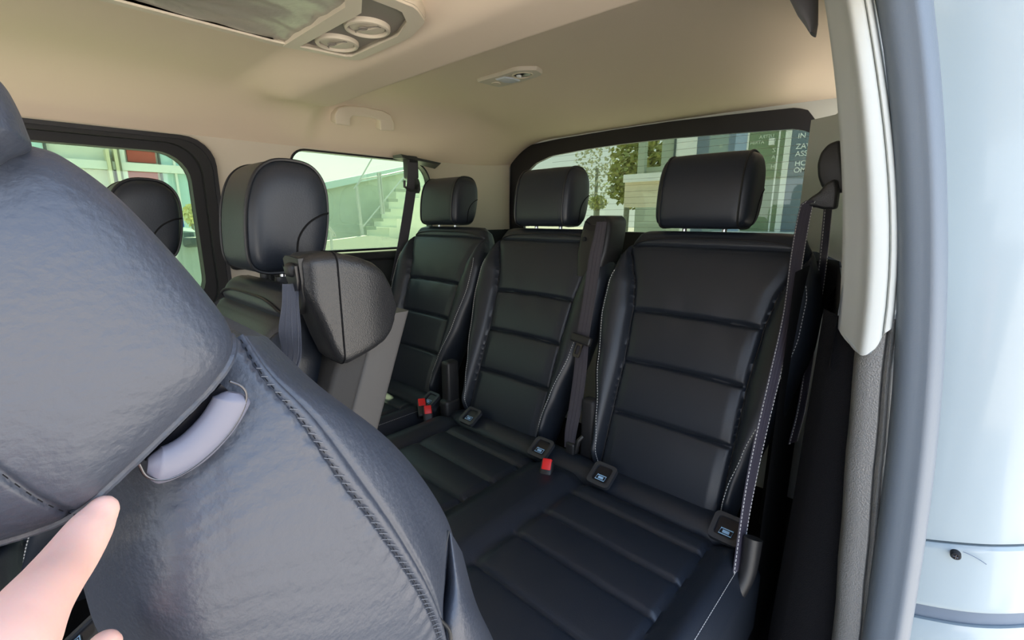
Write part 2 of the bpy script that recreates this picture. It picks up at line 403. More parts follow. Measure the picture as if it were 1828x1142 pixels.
mb.tube([c_+Vector((0, .01, 0)), c_+Vector((0, -.003, 0)), c_+Vector((0, -.005, 0))], lambda i: [.0058, .0058, .0045][i], 20); o = mb.build('rubber_plug', PLD, wp)
mb = MB()
for k in range(4):
    a = pi/4*k; d_ = Vector((cos(a)*.0028, 0, sin(a)*.0028)); mb.tube([c_-d_+Vector((0, -.0055, 0)), c_+d_+Vector((0, -.0055, 0))], .0006, 5)
mb.build('star_recess', DCH, wp)
mb = MB(); mb.tube([c_+Vector((.006+.003*k, -.0005, .0085-.0001*k*k)) for k in range(9)], .0006, 6); mb.build('pressed_line', WHTD, wp)

# ------------------------------------------------------------------ seats
K = .38; CS = 1/hypot(1, K); TV = Vector((0, K*CS, CS)); NV = Vector((0, -CS, K*CS))   # up along the backrest, outward normal
SEATB = Vector((0, .93, .42))
WID = [(0, .172), (.08, .182), (.16, .198), (.28, .228), (.42, .252), (.50, .252), (.56, .238), (.60, .222), (.645, .198), (.660, .178)]
PAN = [(0, .150), (.10, .150), (.30, .150), (.43, .158), (.50, .170), (.56, .192), (.60, .212), (.70, .215)]
VT = .660
CRE = [.165, .300, .433]
def back_disp(x, v):
    ax = abs(x); pw = lerp_tab(PAN, v); d = 0
    edge = ax-pw
    d -= .010*exp(-(edge/.0045)**2)                     # panel seam
    if ax < pw:
        inn = min(1, (pw-ax)/.03)
        for c in CRE: d -= .009*exp(-((v-c-.004*cos(x*9))/.0042)**2)*min(1, (pw-ax)/.012)
        lv = [0.0]+CRE+[.60]
        for a, b in zip(lv, lv[1:]):
            if a <= v < b: d += .007*sin(pi*(v-a)/(b-a))**.5*inn
        d += .0012*sin(x*60+v*13)*exp(-((v-CRE[2])/.05)**2)
    else:
        w = lerp_tab(WID, v); s = min(1, max(0, edge/(w-pw+1e-6)))
        d += .030*sin(pi*min(1, s*.85))**.8*sm(0, .06, v)*(1-sm(.5, .63, v)*.7)+.004
    d -= .006*exp(-((v-.611)/.004)**2)*(1 if ax < pw-.005 else 0)       # top roll seam
    return d
def backrest(cx, oy, oz, parent, xs=1.0):
    NU, NVn = 110, 190; base = SEATB+Vector((cx, oy, oz)); vs = []
    for j in range(NVn): vs.append(VT*j/(NVn-1))
    T0, T1 = .035, .075
    def pt(s, v, front):
        w = lerp_tab(WID, v); x = w*s
        tp = max(0, (v-(VT-.035))/.035); bt = max(0, (.02-v)/.02)
        rim = (1-abs(s)**7)**(1/3.)*(max(0, 1-tp**2.4))**.5*(max(0, 1-bt**2))**.5
        if front:
            h = T0*rim+back_disp(x, v)*min(1, rim*1.6)
        else: h = -T1*(1-abs(s)**5)**.4*(max(0, 1-tp**2.4))**.5-(.0)
        return base+Vector((x*xs, 0, 0))+TV*v+NV*(h-T0)
    ss = [sin(pi*(i/(NU-1)-.5)) if False else (2*i/(NU-1)-1) for i in range(NU)]
    ss = [math.copysign(1-(1-abs(s))**1.25, s) for s in ss]
    fr_ = [[pt(s, v, True) for s in ss] for v in vs]; bk = [[pt(s, v, False) for s in ss[::3]+[1.0]] for v in vs]
    mb = MB(); mb.loft(fr_, False); mb.loft(bk, False)
    o = mb.build('backrest', LEA, parent); o.data.set_sharp_from_angle(angle=radians(80))
    def path(tab, sgn, v0, v1, off, h): 
        out = []
        for k in range(60):
            v = v0+(v1-v0)*k/59; w = lerp_tab(WID, v); s = (w-off)/w
            out.append(pt(sgn*s, v, True)+NV*h)
        return out
    for sg in (-1, 1):
        stitches(path(WID, sg, .03, .53, .022, .0012), 'stitching', o, THR, .007, .0042, .0009)
        mb = MB(); mb.tube([pt(sg*lerp_tab(PAN, v)/lerp_tab(WID, v), v, True)+NV*.0015 for v in [.02+.57*k/50 for k in range(51)]], .0016, 6); mb.build('seam_piping', PIPE, o)
    mb = MB(); top = []
    for k in range(41):
        x = -.205+.41*k/40; v = .612+.019*(1-(abs(x)/.205)**4); w = lerp_tab(WID, v); top.append(pt(x/w, v, True)+NV*.002)
    mb.tube(top, .0022, 6); mb.build('top_piping', PIPE, o)
    return o
def headprof(n=72):
    """side profile of a headrest (y forward negative, z), 0..1 param"""
    P = [(-.066, .018), (-.072, .06), (-.070, .11), (-.058, .148), (-.034, .168), (.0, .172), (.036, .165), (.060, .140), (.068, .10), (.066, .055), (.056, .018), (.035, .003), (0, 0), (-.045, .002)]
    return cr_interp(P, n, True)
HP = headprof()
def headrest(c, parent, hw=.117, sc=1.0, lean=.12, mt=None, post=True, zs=1.06):
    """c = bottom centre of headrest"""
    mt = mt or LEA; c = Vector(c); n = len(HP); cen = np.array((0, .085))
    def W(x, p): y, z = p[0]*sc*.92, p[1]*sc*zs; return c+Vector((x, y+z*lean, z))
    rings = []
    xs = [-(hw-.022)+2*(hw-.022)*k/24 for k in range(25)]
    def ringat(x, s): return [W(x, cen+(p-cen)*s) for p in HP]
    mb = MB()
    for k, x in enumerate(xs):
        s = 1-.02*(abs(x)/hw)**3
        if k in (0, 24): s = .965
        rings.append(ringat(x, s))
    left = []
    for q in range(1, 13):
        s = 1-q/12; s_ = s; h = .022*(1-max(0, s)**4)**.55
        left.append((h, s_))
    L = [ringat(-(hw-.022)-h*.95-.001, max(.02, .975*s**.9)) for h, s in left]; R_ = [ringat((hw-.022)+h*.95+.001, max(.02, .975*s**.9)) for h, s in left]
    mb.loft(L[::-1]+rings+R_, True, False, True)
    o = mb.build('headrest', mt, parent)
    for sg in (-1, 1):
        mb = MB(); mb.tube([W(sg*(hw-.021), cen+(p-cen)*.985) for p in HP], .0026*sc, 6, closed=True); mb.build('piping', PIPE, o)
        ins = cr_interp([(.066, .092), (.045, .088), (.022, .076), (.006, .055), (.004, .03), (.010, .008)], 30)
        def sx(p):
            # find scale of the point relative to the profile
            d = p-cen; r = np.linalg.norm(d)+1e-9; a = atan2(d[1], d[0]); best = min(HP, key=lambda q: abs(((atan2(q[1]-cen[1], q[0]-cen[0])-a+pi) % (2*pi))-pi)); s = min(1, r/np.linalg.norm(best-cen))
            s0 = min(1, (s/.975))**(1/.9); return .022*(1-s0**4)**.55*.95+.001
        mb = MB(); mb.tube([W(sg*((hw-.022)+sx(p)+.0003), p) for p in ins], .0016*sc, 6); mb.build('insert_seam', SEAM, o)
    if post:
        for sx_ in (-.055, .055):
            mb = MB(); mb.tube([c+Vector((sx_*hw/.128, .0, .012)), c+Vector((sx_*hw/.128, -.004, -.05))], .006, 12)
            mb.build('headrest_post', CHR, parent)
            mb = MB(); mb.tube([c+Vector((sx_*hw/.128, -.003, -.030)), c+Vector((sx_*hw/.128, -.003, -.008))], .011, 14); mb.build('post_collar', PLB, parent)
    return o
def cushion(cx, oy, oz, hw, parent, y0=.34, y1=.90, pc=None, pw=.155, name='cushion', zt=.425):
    """seat cushion; creases across the centre panel"""
    pcs = pc if pc is not None else [cx]; NU, NVn = 120, 150; base = Vector((cx, oy, oz)); 
    cre = [.812, .712, .614, .50]
    def ft(x, y):
        z = zt; ex = min(1, (hw-abs(x))/.05); ey = min(1, (y-y0)/.07)
        z -= .05*(1-max(0, ex))**2.2; z -= .08*(1-max(0, ey))**2.2
        px = min((x-(q-cx) for q in pcs), key=abs); e = abs(px)-pw
        z += .016*sm(0, .05, e)*(1 if ex > 0 else 1); z -= .008*exp(-(e/.005)**2)
        if e < 0:
            for c in cre: z -= .007*exp(-((y-c)/.005)**2)*min(1, -e/.015)
            for a, b in zip([.38]+cre[::-1], cre[::-1]+[.9]):
                if a <= y < b: z += .005*sin(pi*(y-a)/(b-a))**.6
        z -= .02*sm(.84, .9, y)
        return z
    rows = []
    for j in range(NVn):
        y = y0+(y1-y0)*j/(NVn-1); r = []
        for i in range(NU):
            s = 2*i/(NU-1)-1; s = math.copysign(1-(1-abs(s))**1.15, s); x = s*hw; r.append(base+Vector((x, y, ft(x, y))))
        rows.append([Vector((r[0].x, r[0].y, oz+.25))]+r+[Vector((r[-1].x, r[-1].y, oz+.25))])
    mb = MB(); rows = [[Vector((v.x, v.y, oz+.25)) for v in rows[0]]]+rows+[[Vector((v.x, v.y, oz+.25)) for v in rows[-1]]]
    mb.loft(rows, False); o = mb.build(name, LEA, parent, sharp=70)
    for sg in (-1, 1):
        stitches([base+Vector((sg*(hw-.022), y0+.05+(y1-y0-.09)*k/40, ft(hw-.022, y0+.05+(y1-y0-.09)*k/40)+.001)) for k in range(41)], 'stitching', o, THR, .006, .004, .0005)
    return o
ANC = mat('cover_plastic', (.035, .037, .042), .4, .5)
def anchor(p, parent):
    """isofix anchorage cover with pictogram"""
    p = Vector(p); M = Matrix.Translation(p) @ Matrix.Rotation(radians(32), 4, 'X')
    mb = MB(); t_ = MB(); lo = resample(rrect(-.030, .030, -.030, .030, .010, 5), 48); li = resample(rrect(-.021, .021, -.020, .022, .006, 5), 48)
    ring_solid(mb, lo, align(lo, li), lambda a, b, d: M @ Vector((a, b, d)), -.006, .005)
    a = mb.build('anchor_cover', ANC, parent)
    mb = MB(); mb.box((-.021, -.021, -.004), (.021, .022, .0), M); mb.build('recess', BLK, a)
    mb = MB(); mb.tube([M @ Vector(q) for q in ((-.012, -.014, .002), (.012, -.014, .002), (.013, -.002, .002), (-.010, -.002, .002))], .0012, 5, closed=True)
    mb.box((-.006, -.011, .001), (.007, -.005, .0025), M); mb.build('pictogram', SYM, a)
def roll(x0, x1, parent, oy=0, oz=0):
    mb = MB(); rings = []
    for k in range(41):
        x = x0+(x1-x0)*k/40; e = min(1, min(k, 40-k)/2); r = .042*(.6+.4*e)
        rings.append([Vector((x, .925+oy-r*1.15*cos(a), .405+oz+r*.95*sin(a))) for a in [2*pi*i/20 for i in range(20)]])
    mb.loft(rings, True, False, True); return mb.build('lumbar_roll', LEA, parent)
def tower(c, parent, m=PLB, sc=1.0, frontonly=False):
    """belt outlet tower on a seat shoulder; c = top centre front"""
    c = Vector(c); rings = []
    for k in range(20):
        t_ = k/19; z = -t_*.125*sc; w = (.033+.004*min(1, t_*3))*sc; e = max(0, 1-t_/.12); w *= (1-.35*e*e); dz = .012*e*e*0
        w *= 1-.25*max(0, (t_-.6)/.4); d0 = -.004*e; r = []
        lo = rrect(-w, w, 0, .075*sc, .012*sc, 4)
        r = [c+Vector((a, b+z*.0+(-z)*-.0+ (z*.28*-1*-1), z)) for a, b in lo]
        rings.append(r)
    mb = MB(); mb.loft(rings, True, False, True); o = mb.build('belt_tower', m, parent)
    mb = MB(); f = lambda a, b, d: c+Vector((a*sc, -.0015+b*.28*sc+d*sc, b*sc))
    u = [(-.022, -.012), (-.018, -.026), (-.010, -.031), (.010, -.031), (.018, -.026), (.022, -.012), (.012, -.018), (-.012, -.018)]
    prism(mb, u, f, -.006, .004); mb.build('belt_slot', BLK, o)
    mb = MB(); mb.tube([c+Vector((-.020*sc, -.012*sc-.001, -.048*sc)), c+Vector((-.020*sc, -.0165*sc-.001, -.0485*sc))], .005*sc, 12); mb.build('screw_hole', BLK, o)
    return o
def latch_belt(name, label, group, pts, w, wv, m, tongue=None, edge=False):
    b = empty(name, pts[-1], label, 'seat belt', group)
    P = cr_interp([tuple(p) for p in pts], 60); Wv = [Vector(wv)]*60 if not isinstance(wv, list) else [Vector(q) for q in cr_interp([tuple(q) for q in wv], 60)]
    mb = MB(); mb.ribbon(P, Wv); mb.build('webbing', m, b)
    ev = MB()
    for s in (-.42, -.14, .14, .42): ev.tube([Vector(p)+Wv[i]*s+NV*.0015 for i, p in enumerate(P)], .0006, 4)
    ev.build('woven_ridge', m, b)
    if edge:
        for s in (-.45, .45):
            E_ = []
            for i, p in enumerate(P):
                p = Vector(p); t_ = (Vector(P[min(i+1, 59)])-Vector(P[max(i-1, 0)])); n_ = t_.cross(Wv[i]).normalized(); n_ = n_ if n_.dot(EYE-p) > 0 else -n_
                E_.append(p+Wv[i]*s+n_*.0018)
            stitches(E_, 'edge_stitch', b, THR, .007, .0045, .0008)
    if tongue is not None:
        t_ = Vector(tongue); M = Matrix.Translation(t_) @ Matrix.Rotation(radians(-20), 4, 'X') @ Matrix.Rotation(radians(6), 4, 'Y')
        mb = MB(); mb.rbox((-.032, -.010, -.010), (.032, .006, .014), .005, M); tg = mb.build('latch_grip', PLB, b)
        mb = MB(); ring_solid(mb, rrect(-.010, .012, -.048, -.008, .004, 3), rrect(-.0045, .0065, -.040, -.016, .002, 3), lambda a, bb, d: M @ Vector((a, d, bb)), -.005, -.002); mb.build('metal_tongue', DCH, tg)
    return b
def buckle(p, label, rz, rx=-30, body=True, up=True):
    b = empty('seat_belt_buckle', p, label, 'buckle'); p = Vector(p)
    M = Matrix.Translation(p) @ Matrix.Rotation(radians(rz), 4, 'Z') @ Matrix.Rotation(radians(rx), 4, 'X')
    mb = MB(); mb.rbox((-.016, -.012, -.05), (.016, .012, .012), .006, M); mb.build('housing', PLB, b)
    mb = MB(); mb.rbox((-.012, -.0135, -.014), (.012, .0085, .0145), .003, M); mb.build('release_button', RED, b)
    return b

# third row double bench
bench = empty('bench_seat', (-.67, .75, 0), 'black leather double bench nearest the door in the last row', 'car seat')
for cx in (-.925, -.42):
    backrest(cx, 0, 0, bench)
    headrest((cx-.035, 1.205, 1.034), bench)
cushion(-.66, 0, 0, .49, bench, pc=[-.885, -.41])
roll(-1.125, -.215, bench)
for p in ((840, 743), (966, 800), (1075, 848), (1298, 944)): anchor(U(*p, z=.452), bench)
tower(U(1066, 385, y=1.140), bench, PLB, 1.35)
# third row single seat, second row seats
def single(cx, label, group=None, xs=1.0, row2=False, hx=-.05):
    s = empty('passenger_seat', (cx, .75, 0), label, 'car seat', group)
    backrest(cx, 0, 0, s, xs)
    if row2: headrest((cx-.025, 1.210, 1.040), s, .080, .98, .10, zs=1.03)
    else: headrest((cx+hx, 1.205, 1.034), s)
    cushion(cx, 0, 0, .19 if row2 else .24, s, pw=.150 if not row2 else .12)
    roll(cx-(.18 if row2 else .235), cx+(.18 if row2 else .235), s)
    for q in (-.145, .215): anchor((cx+q, .890, .452), s)
    mb = MB(); mb.rbox((cx-.2, .45, .0), (cx+.2, .85, .30), .02); mb.build('seat_base', PLD, s)
    return s
s1 = single(-1.43, 'single black leather seat in the far rear corner beside the white interior panel')
mb = MB(); mb.rbox((-1.10, .45, .0), (-.24, .85, .30), .02); mb.build('seat_base', PLD, bench)
def dup(root, loc, label):
    r = root.copy(); C.objects.link(r); r.location = loc; r['label'] = label
    for ch in list(root.children):
        c = ch.copy(); C.objects.link(c); c.parent = r
        for g in list(ch.children):
            d = g.copy(); C.objects.link(d); d.parent = c
    ORG[r.name] = Vector(loc); return r
bpy.context.view_layer.update()
OFF = Vector((0, -.915, -.065)); mid = single(-.795, 'middle row black leather seat with the belt tower on its shoulder, behind the held headrest', None, .70, True)
mid.location = mid.location+OFF; ORG[mid.name] = ORG[mid.name]+OFF
far = dup(mid, mid.location+Vector((-.47, -.105, -.008)), 'farthest middle row seat, its dark headrest standing in front of the far side window')
# buckle post between the single seat and the bench
bp = empty('buckle_stalk', (-1.15, .93, .3), 'tall black plastic stalk between the corner seat and the double bench', 'stalk')
mb = MB(); mb.rbox((-1.165, .90, .40), (-1.125, .95, .60), .010, Matrix.Translation((0, 0, 0))); mb.build('cover', PLB, bp)
mb = MB(); mb.rbox((-1.163, .885, .36), (-1.120, .95, .47), .012); mb.build('lower_cover', PLB, bp)
buckle((-1.20, .845, .455), 'red topped belt buckle lying left of its twin beside the corner seat', 60, -50)
buckle((-1.155, .835, .448), 'red topped belt buckle tucked right of its twin at the bench edge', 60, -35)
buckle((-.652, .83, .452), 'single red belt buckle in the middle of the double bench cushion', 25, -40)

# belts of the last row
B = lambda x, v, h=.02: SEATB+Vector((x, 0, 0))+TV*v+NV*h
def onback(px, py, off):
    d = FW+RT*((px-914)/F)-UP*((py-571)/F); P0 = SEATB+NV*off; return EYE+d*((P0-EYE).dot(NV)/d.dot(NV))
latch_belt('seat_belt', 'dark belt hanging from the tower between the two bench backrests', None,
    [onback(1074, 396, .052), onback(1069, 425, .052), onback(1062, 460, .050), onback(1052, 530, .046), onback(1041, 600, .040), onback(1036, 660, .036), onback(1028, 720, .030), onback(1019, 770, .022), onback(1016, 800, .012)], .044, [(.030, .004, 0), (.033, .004, 0)]+[(.037, .004, 0)]*5+[(.034, .004, 0), (.028, .004, 0)], WEB, tongue=onback(1038, 607, .05))
bl = empty('belt_lower_bracket', (-.66, .94, .43), 'small black plastic belt bracket low between the bench backrests', 'belt bracket')
mb = MB(); mb.rbox((-.668, .925, .44), (-.640, .955, .475), .006); mb.build('clip', PLB, bl)
mb = MB(); mb.tube([(-.640, .935, .45), (-.628, .93, .49), (-.622, .94, .50)], .006, 8); mb.build('lever', PLB, bl)
mb = MB(); mb.rbox((-.640, .95, .42), (-.600, .985, .60), .01); mb.build('cover', PLD, bl)
# right side belt from the rear pillar guide
g = U(1462, 350, y=1.22)
gd = empty('belt_guide', (-.21, 1.25, 1.05), 'black shoulder belt guide on the rear pillar by the door side', 'belt guide')
def plate(px, y, th, m, nm, root, r=.004):
    L = [U(*p, y=y) for p in px]; bm = bmesh.new(); vs = [bm.verts.new((v.x, v.y, v.z)) for v in L]; fc = bm.faces.new(vs); ex = bmesh.ops.extrude_face_region(bm, geom=[fc])
    for v in ex['geom']:
        if isinstance(v, bmesh.types.BMVert): v.co.y += th
    bmesh.ops.recalc_face_normals(bm, faces=bm.faces); bmesh.ops.bevel(bm, geom=bm.edges[:], offset=r, segments=3, affect='EDGES', profile=.5); bm.verts.index_update(); mb = MB(); mb.add([v.co.copy() for v in bm.verts], [tuple(v.index for v in f.verts) for f in bm.faces]); bm.free(); return mb.build(nm, m, root, sharp=35)
plate([(1500, 248), (1478, 256), (1464, 272), (1458, 292), (1459, 315), (1466, 335), (1484, 345), (1510, 340)], 1.21, .05, PLB, 'cover', gd, .007)
plate([(1492, 318), (1474, 326), (1462, 342), (1446, 352), (1436, 362), (1440, 371), (1452, 369), (1470, 374), (1492, 373), (1496, 340)], 1.17, .03, PLG, 'guide_loop', gd, .006)
q1 = [U(1447, 358, y=1.166), U(1438, 374, y=1.165), U(1424, 450, y=1.11), U(1408, 560, y=1.02), U(1385, 660, y=.95), U(1360, 765, y=.90), U(1340, 860, y=.865), U(1325, 950, y=.84), U(1312, 1055, y=.80)]
rb = latch_belt('seat_belt', 'twisted dark belt running from the pillar guide down the right edge of the bench', None, q1, .02, [(.016, .010, 0), (.022, .012, 0), (.022, .012, 0), (.018, .016, 0), (.015, .02, 0), (.012, .026, 0), (.009, .03, 0), (.006, .03, 0), (.008, .03, 0)], WEB2, edge=True)
q2 = [U(1478, 372, y=1.25), U(1468, 470, y=1.25), U(1450, 600, y=1.22), U(1432, 720, y=1.16), U(1415, 790, y=1.12)]
latch_belt('seat_belt', 'second thin strand of belt behind the first, close to the side trim', None, q2, .02, [(.010, .030, 0)]*5, WEB2, edge=True)
eb = empty('belt_end_anchor', U(1310, 1060, y=.80), 'black belt end anchor with shiny metal tab at the bench cushion edge', 'belt anchor')
pts = [U(1345, 960, y=.84), U(1335, 1020, y=.82), U(1318, 1058, y=.80), U(1303, 1085, y=.785)]
mb = MB(); mb.tube(cr_interp([tuple(p) for p in pts], 20), lambda i: .016-.006*(i/19), 12); mb.build('anchor_cover', PLB, eb)
mb = MB(); a, b = U(1304, 1072, y=.775), U(1296, 1098, y=.765); mb.ribbon([a, (a+b)/2, b], [Vector((.008, .004, 0))]*3, .002); mb.build('metal_tab', CHR, eb)
# far window belt
fb = empty('belt_guide', (-1.70, 1.21, 1.20), 'black shoulder belt guide hanging over the far rear side window', 'belt guide')
a, b = U(733, 318, x=-1.70), U(738, 338, x=-1.70)
mb = MB(); mb.tube([U(*q, x=-1.69) for q in ((722, 322), (722, 333), (732, 340), (745, 340), (748, 330))], .0055, 8); mb.build('guide_loop', PLB, fb)
mb = MB(); mb.loft([[Vector((-1.705+.006*cos(t), 1.215+w*sin(t), z)) for t in [2*pi*i/14 for i in range(14)]] for z, w in ((1.165, .022), (1.18, .030), (1.21, .028), (1.225, .022))], True, False, True); mb.build('cover', PLB, fb)
mb = MB(); mb.rbox((-1.76, 1.195, 1.225), (-1.715, 1.250, 1.32), .010); mb.loft([[Vector((-1.76, 1.15, 1.318)), Vector((-1.70, 1.15, 1.318)), Vector((-1.70, 1.36, 1.300)), Vector((-1.76, 1.37, 1.295))], [Vector((-1.76, 1.15, 1.305)), Vector((-1.70, 1.16, 1.305)), Vector((-1.70, 1.35, 1.292)), Vector((-1.76, 1.37, 1.280))]], True, False, True); mb.build('bracket', PLB, fb)
latch_belt('seat_belt', 'dark belt stretched down across the far rear side window', None, [U(737, 290, x=-1.70), U(735, 330, x=-1.70), U(728, 380, x=-1.70), U(718, 440, x=-1.70), U(706, 500, x=-1.70)], .05, (0, .05, 0), WEB)

# second row tower (foreground grained) -------------------------------------------------
tw = empty('belt_tower', (-.60, .32, .80), 'bulky grained black plastic belt tower on the shoulder of the middle row seat', 'belt tower')
ZT = [(.236, 1.014), (.246, 1.018), (.278, 1.018), (.308, 1.010), (.330, 1.001), (.345, .989), (.356, .972), (.366, .945)]
ZL_ = [(.236, .965), (.248, .935), (.258, .900), (.268, .872), (.28, .868), (.298, .873), (.320, .880), (.340, .887), (.352, .896), (.360, .908), (.366, .925)]
def tring(y):
    zt, zl = np.interp(y, *zip(*ZT)), np.interp(y, *zip(*ZL_)); e = min(1, (y-.236)/.012); q = max(0, (y-.31)/.06); w0, w1 = -.622+.006*(1-e)**2, -.560-.008*(1-e)**2-.012*q*q+.004*sin(pi*min(1, (y-.236)/.13))
    return [Vector((a, y, b)) for a, b in resample(rrect(w0, w1, zl, zt, .014*min(1, (zt-zl)/.03), 6), 80)]
yy = [.236, .2365, .238, .241, .244, .25, .258, .266, .273, .2735]+[.278+.0034*k for k in range(26)]+[.3655]
mb = MB(); mb.loft([tring(y) for y in yy], True, False, True); mb.build('housing', PLG, tw, sharp=60)
rg_ = tring(.2745); rg_ = [v+Vector((.0004, 0, 0)) for v in rg_ if v.x > -.60]; rg_.sort(key=lambda v: (atan2(v.z-.94, v.x+.60)))
mb = MB(); mb.tube(rg_, .0011, 6); mb.build('parting_line', SEAM, tw)
# slotted face plate at the front
f = lambda a, b, d: Vector((a, .2345+d+max(0, 1.0-b)*.10, b))
mb = MB(); prism(mb, [(-.612, .955), (-.616, 1.010), (-.608, 1.014), (-.570, 1.012), (-.570, .985), (-.575, .960), (-.600, .938)], f, -.003, .010); fp = mb.build('face_plate', PLB, tw)
mb = MB(); prism(mb, [(-.606, .985), (-.610, 1.002), (-.602, .997), (-.596, .990), (-.586, .990), (-.578, .998), (-.573, 1.003), (-.574, .985), (-.580, .972), (-.598, .968)], f, -.0065, -.003); mb.build('belt_slot', BLK, fp)
mb = MB(); mb.rbox((-.601, .224, .988), (-.580, .250, 1.006), .006); mb.build('slot_lip', PLB, fp)
mb = MB(); mb.tube([f(-.606, .966, -.006), f(-.606, .966, -.003)], .005, 14); mb.build('screw_hole', BLK, fp)
def slab(x0, x1, offs, m, nm, z0=.35, z1=.92):
    mb = MB(); rings = []
    for k in range(12):
        z = z0+(z1-z0)*k/11; yb = .28+(z-.87)*.38; a, b = offs
        rings.append([Vector((p, q, z)) for p, q in rrect(x0, x1, yb+a, yb+b, .008, 4)])
    mb.loft(rings, True, False, True); return mb.build(nm, m, tw)
slab(-.66, -.588, (0.0, .047), LEAD, 'side_panel'); o = slab(-.655, -.592, (.045, .105), mat('grey_side_trim', (.085, .08, .075), .6, .4, bump=.3, bscale=900, bdist=.0005), 'rear_side_panel'); o['label'] = 'lighter grey rear strip'
bpts = [(-.590, .228, .980), (-.592, .226, .955), (-.598, .224, .92), (-.612, .228, .885), (-.616, .222, .86), (-.618, .21, .80), (-.62, .15, .65)]
latch_belt('seat_belt', 'blue grey belt coming out of the grained tower of the middle row seat', None, bpts, .035, [(.010, .016, 0), (.012, .016, 0), (.020, .020, 0), (.036, .010, 0), (.040, .006, 0), (.042, 0, 0), (.042, 0, 0)], WEBG)

# ------------------------------------------------------------------ near seat (big, left foreground)
near = empty('passenger_seat', (-.42, .10, 0), 'large black leather seat filling the foreground, coloured blue grey for skylight, headrest gripped by a fingertip', 'car seat')
def pxpad(name, px, xf, thick, dome, m, parent, n=200, nr=40, ex=2.2, post=None, cxy=None):
    """closed cushion whose rim follows an outline in the plane x = xf and which domes towards the doorway"""
    L = [(q.y, q.z) for q in [U(x, y, x=xf) for x, y in px]]; P = cr_interp(L, n, True); cen = np.mean(P, axis=0) if cxy is None else np.array(cxy)
    rings = []
    for k in range(nr+1):
        s = 1-k/nr; s = s**.75 if k else 1
        h = dome*(1-s**ex)**.5 if s < 1 else 0
        R = []
        for p in P:
            q = cen+(p-cen)*max(s, .001); x = xf+h
            if post: x += post(q[0], q[1], s)
            R.append(Vector((x, q[0], q[1])))
        rings.append(R)
    bk = [[Vector((xf-thick*t_-0, *(cen+(p-cen)*(1-.05*t_)))) for p in P] for t_ in (.05, .2, .5, .8, 1)]
    mb = MB(); mb.loft(bk[::-1]+rings, True, False, True)
    return mb.build(name, m, parent, sharp=75), P, cen
def seg_d(q, a, b):
    ab = b-a; t_ = max(0, min(1, np.dot(q-a, ab)/np.dot(ab, ab))); return np.linalg.norm(q-a-ab*t_)
XN = -.205
hpx = [(62, 262), (125, 288), (210, 352), (300, 445), (372, 530), (404, 578), (413, 618), (400, 655), (345, 715), (270, 790), (205, 850), (160, 893), (112, 918), (60, 937), (0, 956), (-120, 985), (-330, 960), (-470, 800), (-480, 560), (-400, 380), (-260, 270), (-80, 240)]
def nxp(px, py, x=XN): q = U(px, py, x=x); return np.array((q.y, q.z))
insl = [nxp(*p) for p in ((-160, 700), (-60, 742), (0, 788), (60, 838), (118, 880), (135, 900))]
pipl = [nxp(*p) for p in ((413, 600), (400, 628), (350, 690), (280, 752), (200, 826), (150, 868), (104, 905), (60, 925), (0, 940), (-100, 962))]
def hn(y, z, s):
    q = np.array((y, z)); d1 = min(seg_d(q, a, b) for a, b in zip(insl, insl[1:])); d2 = min(seg_d(q, a, b) for a, b in zip(pipl, pipl[1:]))
    return -.0020*exp(-(d1/.0011)**2)-.0022*exp(-(d2/.0012)**2)
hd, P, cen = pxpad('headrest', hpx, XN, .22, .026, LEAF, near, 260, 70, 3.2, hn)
def hx(q):
    """surface x of the headrest dome at (y,z)"""
    d = q-cen; r = np.linalg.norm(d); a = atan2(d[1], d[0]); b = min(P, key=lambda p: abs(((atan2(p[1]-cen[1], p[0]-cen[0])-a+pi) % (2*pi))-pi)); s = min(.9999, r/np.linalg.norm(b-cen))
    return XN+.026*(1-s**3.2)**.5
def on(pxs, n, off): return [Vector((hx(q)+off, q[0], q[1])) for q in cr_interp([tuple(p) for p in pxs], n)]
mb = MB(); mb.tube(on(pipl, 80, -.0012), .0017, 8); o = mb.build('piping', LEAF, hd)
stitches([v+Vector((.0012, 0, 0)) for v in on(insl[1:], 40, -.0008)], 'stitching', hd, SEAM, .0042, .0018, .00016)
fpx = [(-40, 120), (-10, 140), (14, 165), (36, 205), (50, 240), (57, 262), (48, 272), (20, 285), (0, 299), (-60, 330), (-200, 340), (-330, 250), (-300, 140), (-160, 90)]
fp_, _, _ = pxpad('front_pad', fpx, XN+.012, .20, .022, LEAF, near, 160, 30, 2.6)
